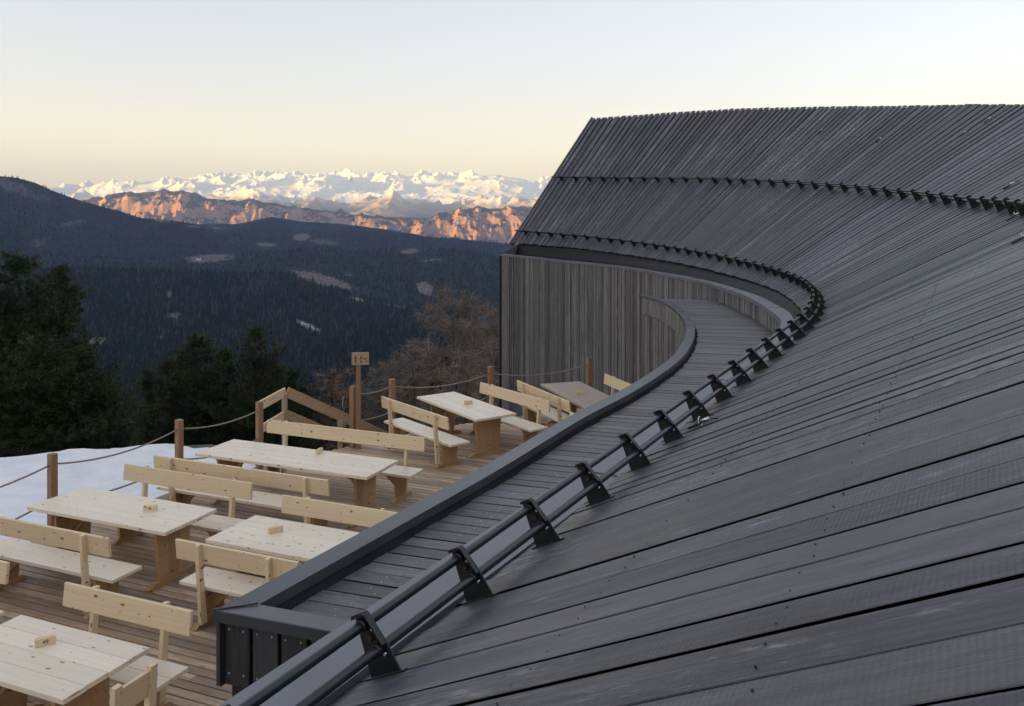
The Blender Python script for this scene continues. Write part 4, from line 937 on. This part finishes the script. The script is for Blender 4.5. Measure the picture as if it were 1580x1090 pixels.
m,nt,bs=new_mat('trodden_snow'); N=NT(nt); P_=pos(N); n=N.noise(P_,1.6,6,.6); N.link(N.mix(N.ramp(n,.3,.7),(0.74,0.77,0.82),(0.91,0.92,0.94)),bs.inputs['Base Color']); bs.inputs['Roughness'].default_value=.65
b_=N.n('ShaderNodeBump',i_Strength=.8,i_Distance=.06,i_Height=N.noise(P_,6.,6,.7)); N.link(b_.outputs[0],bs.inputs['Normal']); bs.inputs['Subsurface Weight'].default_value=0.0; MAT['snow']=m
xs=np.linspace(-40,-3.2,150); ys=np.linspace(6,24,130); Xg,Yg=np.meshgrid(xs,ys)
edge=np.interp(Xg,[-40,-24,-14,-10.4,-7.2,-5.6,-4.6,-3.2],[8,11.5,15.9,17.9,19.2,18.6,16.7,14])+.25*fbm(Xg/.6,Yg/.6,4,88)
th=np.clip((edge-Yg)/.5,-.6,1)*.24+.05*fbm(Xg/.7,Yg/.7,4,12)+.05*fbm(Xg/2.5,Yg/1.5,3,13)
xy_grid('snow_ground',Xg,Yg,hill_z(Xg,Yg)+th-.03,MAT['snow'])
# unseen mountain, its heights shaped to keep this side of the valley in shadow
az=np.radians(np.linspace(105,325,134)); rr_=np.concatenate([np.linspace(72,2500,22)[:-1],np.linspace(2500,13000,60)]); Rg,Ag=np.meshgrid(rr_,az,indexing='ij'); Xg=Rg*np.sin(Ag); Yg=Rg*np.cos(Ag)
left=np.clip((np.degrees(Ag)-262)/22,0,1)
Hb=np.interp(Rg,[72,300,1200,2600,3800,7000,13000],[-2,10,90,330,530,150,-100]); Hl=np.interp(Rg,[72,400,1500,3000,5200,9000,10400,12000,13000],[-6,-60,-80,120,480,400,420,400,0])
Hm=Hb*(1-left)+Hl*left+fbm(Xg/1500,Yg/1500,5,61)*np.interp(Rg,[72,800,2500],[0,25,70])
edge_=np.clip((325-np.degrees(Ag))/5,0,1); Hm=Hm-(1-edge_)*np.interp(Rg,[72,1500,5000],[0,100,260])
xy_grid('mountain_behind',Xg,Yg,Hm,MAT['turf'])

# ------------------------------------------------------------------ trees near the terrace
def tri_mesh(name, V, mat):
    """V: (n,3,3) loose triangles"""
    n=len(V); m=bpy.data.meshes.new(name); m.vertices.add(n*3); m.vertices.foreach_set('co',V.astype(np.float32).ravel())
    m.loops.add(n*3); m.loops.foreach_set('vertex_index',np.arange(n*3,dtype=np.int32)); m.polygons.add(n); m.polygons.foreach_set('loop_start',np.arange(0,n*3,3,dtype=np.int32)); m.update(); m.materials.append(mat); return m
def unit(a): return a/np.maximum(1e-9,np.linalg.norm(a,axis=-1,keepdims=True))
m,nt,bs=new_mat('pine_needles'); N=NT(nt); P_=N.n('ShaderNodeTexCoord').outputs['Object']; n=N.noise(P_,.9,4,.6); n2=N.noise(P_,9.,2)
col=N.mix(N.ramp(N.math('ADD',N.math('MULTIPLY',n,.7),N.math('MULTIPLY',n2,.3)),.35,.68),(0.022,0.038,0.018),(0.080,0.105,0.044)); N.link(col,bs.inputs['Base Color']); bs.inputs['Roughness'].default_value=.7; bs.inputs['Specular IOR Level'].default_value=.25; MAT['needles']=m
MAT['bark']=plain('bark',(0.055,0.042,0.034),.9,0,.2,.3,8,bump=.02)
MAT['twig']=plain('larch_twigs',(0.27,0.22,0.18),.9,0,.2,.25,1.2); MAT['twig_red']=plain('russet_larch_twigs',(0.27,0.185,0.13),.9,0,.2,.25,1.2)
def conifer(seed,H,W,shape='stone'):
    g=np.random.default_rng(seed); T=[]; org=[]; dr=[]
    nb=int(30*H); zb=np.sort(g.uniform(.06,1,nb))**.92*H
    for z in zb:
        q=z/H
        if shape=='stone': prof=min(1,(1-q)*2.3+.07)**.8*(.6+.4*min(1,q*3+.5))
        else: prof=(1-q)**.85+.04
        lump=1+.28*math.sin(z*1.7+seed)+.18*math.sin(z*3.9+seed*2)
        a=g.uniform(0,2*math.pi); L=W*prof*lump*g.uniform(.55,1.1)*(1+.22*math.sin(2*a+seed+z*.6)); up=g.uniform(.15,.65) if shape=='stone' else g.uniform(-.25,.15)
        n=max(4,int(L*5.5)); s=np.linspace(.18,1,n)
        x=np.cos(a)*L*s; y=np.sin(a)*L*s; zz=z+L*(up*s**1.8)-(0.25*L*s*(1-s))
        p=np.stack([x,y,zz],-1)+g.normal(0,.09,(n,3))
        d=np.stack([np.full(n,np.cos(a)),np.full(n,np.sin(a)),np.full(n,.55+up)],-1)
        org.append(p); dr.append(d)
        side=np.array([-np.sin(a),np.cos(a),0])
        k=int(n*1.1); sel=g.integers(n//4,n,k); off=g.uniform(-1,1,(k,1))*side*(.34*L*(1.1-s[sel]))[:,None]
        org.append(p[sel]+off+g.normal(0,.06,(k,3))); dr.append(d[sel]+off*.7)
    org=np.concatenate(org); dr=unit(np.concatenate(dr)); n=len(org); NPT=10
    o=np.repeat(org,NPT,0); d=unit(np.repeat(dr,NPT,0)*.75+g.normal(0,.5,(n*NPT,3))); L=g.uniform(.14,.30,(n*NPT,1)); w=unit(np.cross(d,g.normal(0,1,(n*NPT,3))))*.022
    return np.stack([o-w,o+w,o+d*L],1)
def trunk_mesh(name,H,r0,seed,lean=.02):
    g=random.Random(seed); b=B(); b.tube([(g.uniform(-1,1)*lean*z,g.uniform(-1,1)*lean*z,z) for z in np.linspace(-1.2,H*.96,9)],r0,8,.02); return b.mesh(name)
def larch(seed,H,W,mat):
    g=np.random.default_rng(seed); T=[]; b=B(); segs=[]
    nb=int(H*12)
    for k in range(nb):
        q=g.uniform(.10,.99); z=q*H; prof=(1-q)**.55*min(1,.5+q*2.0)+.08; L=W*prof*g.uniform(.6,1.15); a=g.uniform(0,2*math.pi)
        s=np.linspace(0,1,7); rise=g.uniform(-.12,.35); x=np.cos(a)*L*s+g.normal(0,.05,7)*s; y=np.sin(a)*L*s+g.normal(0,.05,7)*s; zz=z+rise*L*s-.20*L*s*(1-s)+g.normal(0,.04,7)*s
        p=np.stack([x,y,zz],-1); segs.append((p,.022*(1-q)+.014))
        n=int(L*44)+6; t=g.uniform(.15,1,n); o=np.stack([np.interp(t,s,p[:,c]) for c in range(3)],-1)
        d=unit(np.stack([np.cos(a)*.5+g.normal(0,.7,n),np.sin(a)*.5+g.normal(0,.7,n),g.normal(-.05,.5,n)],-1)); l=g.uniform(.2,.75,(n,1))*min(1.2,.5+L*.3); w=unit(np.cross(d,g.normal(0,1,(n,3))))*.015
        T.append(np.stack([o-w,o+w,o+d*l],1))
        o2=o+d*l*g.uniform(.3,.8,(n,1)); d2=unit(d+g.normal(0,.8,(n,3))); w2=unit(np.cross(d2,g.normal(0,1,(n,3))))*.012
        T.append(np.stack([o2-w2,o2+w2,o2+d2*l*.6],1))
    for p,r_ in segs:
        for u_,v_ in zip(p[:-1],p[1:]):
            d=unit(v_-u_); w=unit(np.cross(d,g.normal(0,1,3)))*r_; w2=np.cross(d,w); T.append(np.array([[u_-w,u_+w,v_],[u_-w2,u_+w2,v_]]))
    return np.concatenate(T)
stone=[tri_mesh('crown',conifer(s_,12.5,2.75,'stone'),MAT['needles']) for s_ in (1,2,3)]
spruce=[tri_mesh('crown',conifer(s_,11,2.0,'spruce'),MAT['needles']) for s_ in (11,12)]
lar=[tri_mesh('crown',larch(s_,12,4.3,None),MAT['twig']) for s_ in (21,22)]+[tri_mesh('crown',larch(23,10,3.4,None),MAT['twig_red'])]
trk=[trunk_mesh('trunk',12,.22,5),trunk_mesh('trunk',11,.14,6)]
for t_ in trk: t_.materials.append(MAT['bark'])
def tree(name,u,v,Y,crown,tk,h0,label,cat,wide=1.0,rz=0.0,group=None):
    """a tree whose tip is seen at bearing u with its top at v; it stands on the slope at distance Y"""
    x=(u-U0)/F*Y; ztop=CH-(v-320)/F*Y; zb=float(hill_z(np.array([x]),np.array([Y]))[0]); s=(ztop-zb)/h0
    o=tag(empty(name,(x,Y,zb),rz),label,cat,group); o.scale=(s*wide,s*wide,s)
    link('trunk',tk,None,o); link('crown',crown,None,o); return o
g1='dark pines below the terrace'
for (u,v,Y,c,w,rz,l) in [(22,398,31,0,.98,.3,'tallest dark stone pine at the left edge'),(92,416,33,1,.72,1.9,'dark stone pine with a narrow top, second from the left edge'),(128,540,29,2,1.15,4.0,'lower dark pine reaching out to the right of the left-hand clump'),(-40,430,30,2,1.1,2.2,'dark pine cut by the left edge'),(60,520,28,2,1.3,.6,'broad dark pine filling the left-hand clump at its foot'),
    (305,520,40,1,1.0,5.1,'broad dark pine with a rounded top above the second post'),(396,509,39,0,.80,2.7,'tall dark pine just left of the pale handrail'),(345,545,42,2,.95,1.1,'dark pine between the two taller ones above the ropes'),(452,573,41,1,.75,.2,'small dark pine right behind the handrail peak'),(262,560,38,0,.85,3.3,'dark pine at the left of the middle clump'),(425,560,44,2,.8,3.9,'dark pine tucked behind the one left of the handrail')]:
    tree('stone_pine',u,v,Y,stone[c],trk[0],12.5,l,'pine tree',w,rz,g1)
for (u,v,Y,c,w,rz,l) in [(228,574,37,0,.85,.3,'pointed spruce at the left end of the middle clump'),(690,548,47,1,1.0,2.,'dark spruce standing among the bare larches'),(672,590,44,0,1.2,3.,'low dark spruce under the big bare larch'),(745,556,52,1,1.0,1.,'dark spruce beside the corner of the hut'),(322,640,46,0,1.,2.,'low spruce in the shade of the middle clump')]:
    tree('spruce',u,v,Y,spruce[c],trk[1],11,l,'spruce tree',w,rz,g1)
g2='bare larches below the terrace'
for (u,v,Y,c,w,rz,l) in [(702,446,44,0,1.0,.4,'big bare larch left of the hut corner'),(750,476,48,1,.9,2.,'bare larch half hidden behind the hut corner'),(648,524,46,1,.95,4.,'bare grey larch left of the big one'),(512,568,45,2,1.0,1.,'russet bare larch between the handrail and the sign'),(598,556,47,0,.85,3.2,'bare larch behind the sign post'),(560,590,43,1,.9,5.,'low bare larch behind the ropes right of the sign'),(640,580,42,2,1.1,.8,'low russet larch behind the post right of the sign'),(720,540,40,1,1.05,2.6,'bare larch standing nearest the fence corner')]:
    tree('larch',u,v,Y,lar[c],trk[1],12 if c<2 else 10,l,'larch tree',w,rz,g2)
tree('larch',191,632,30,lar[1],trk[1],12,'little bare larch sapling beyond the snow edge','larch tree',.62,1.,g2)

# ------------------------------------------------------------------ the air over the valley
hz=B(); hz.board((0,0,0),(150000,66000,4200),None,.001)
hm=bpy.data.materials.new('valley_air'); hm.use_nodes=True; hn=hm.node_tree; hn.nodes.remove(hn.nodes['Principled BSDF'])
pv=hn.nodes.new('ShaderNodeVolumePrincipled'); pv.inputs['Color'].default_value=(0.34,0.53,1.0,1); pv.inputs['Density'].default_value=2.6e-5; pv.inputs['Anisotropy'].default_value=0.0
hn.links.new(pv.outputs[0],hn.nodes['Material Output'].inputs['Volume'])
tag(hz.obj('haze',hm,None,(0,23500,480)),'thin bluish morning haze filling the valley air','haze',kind='stuff')
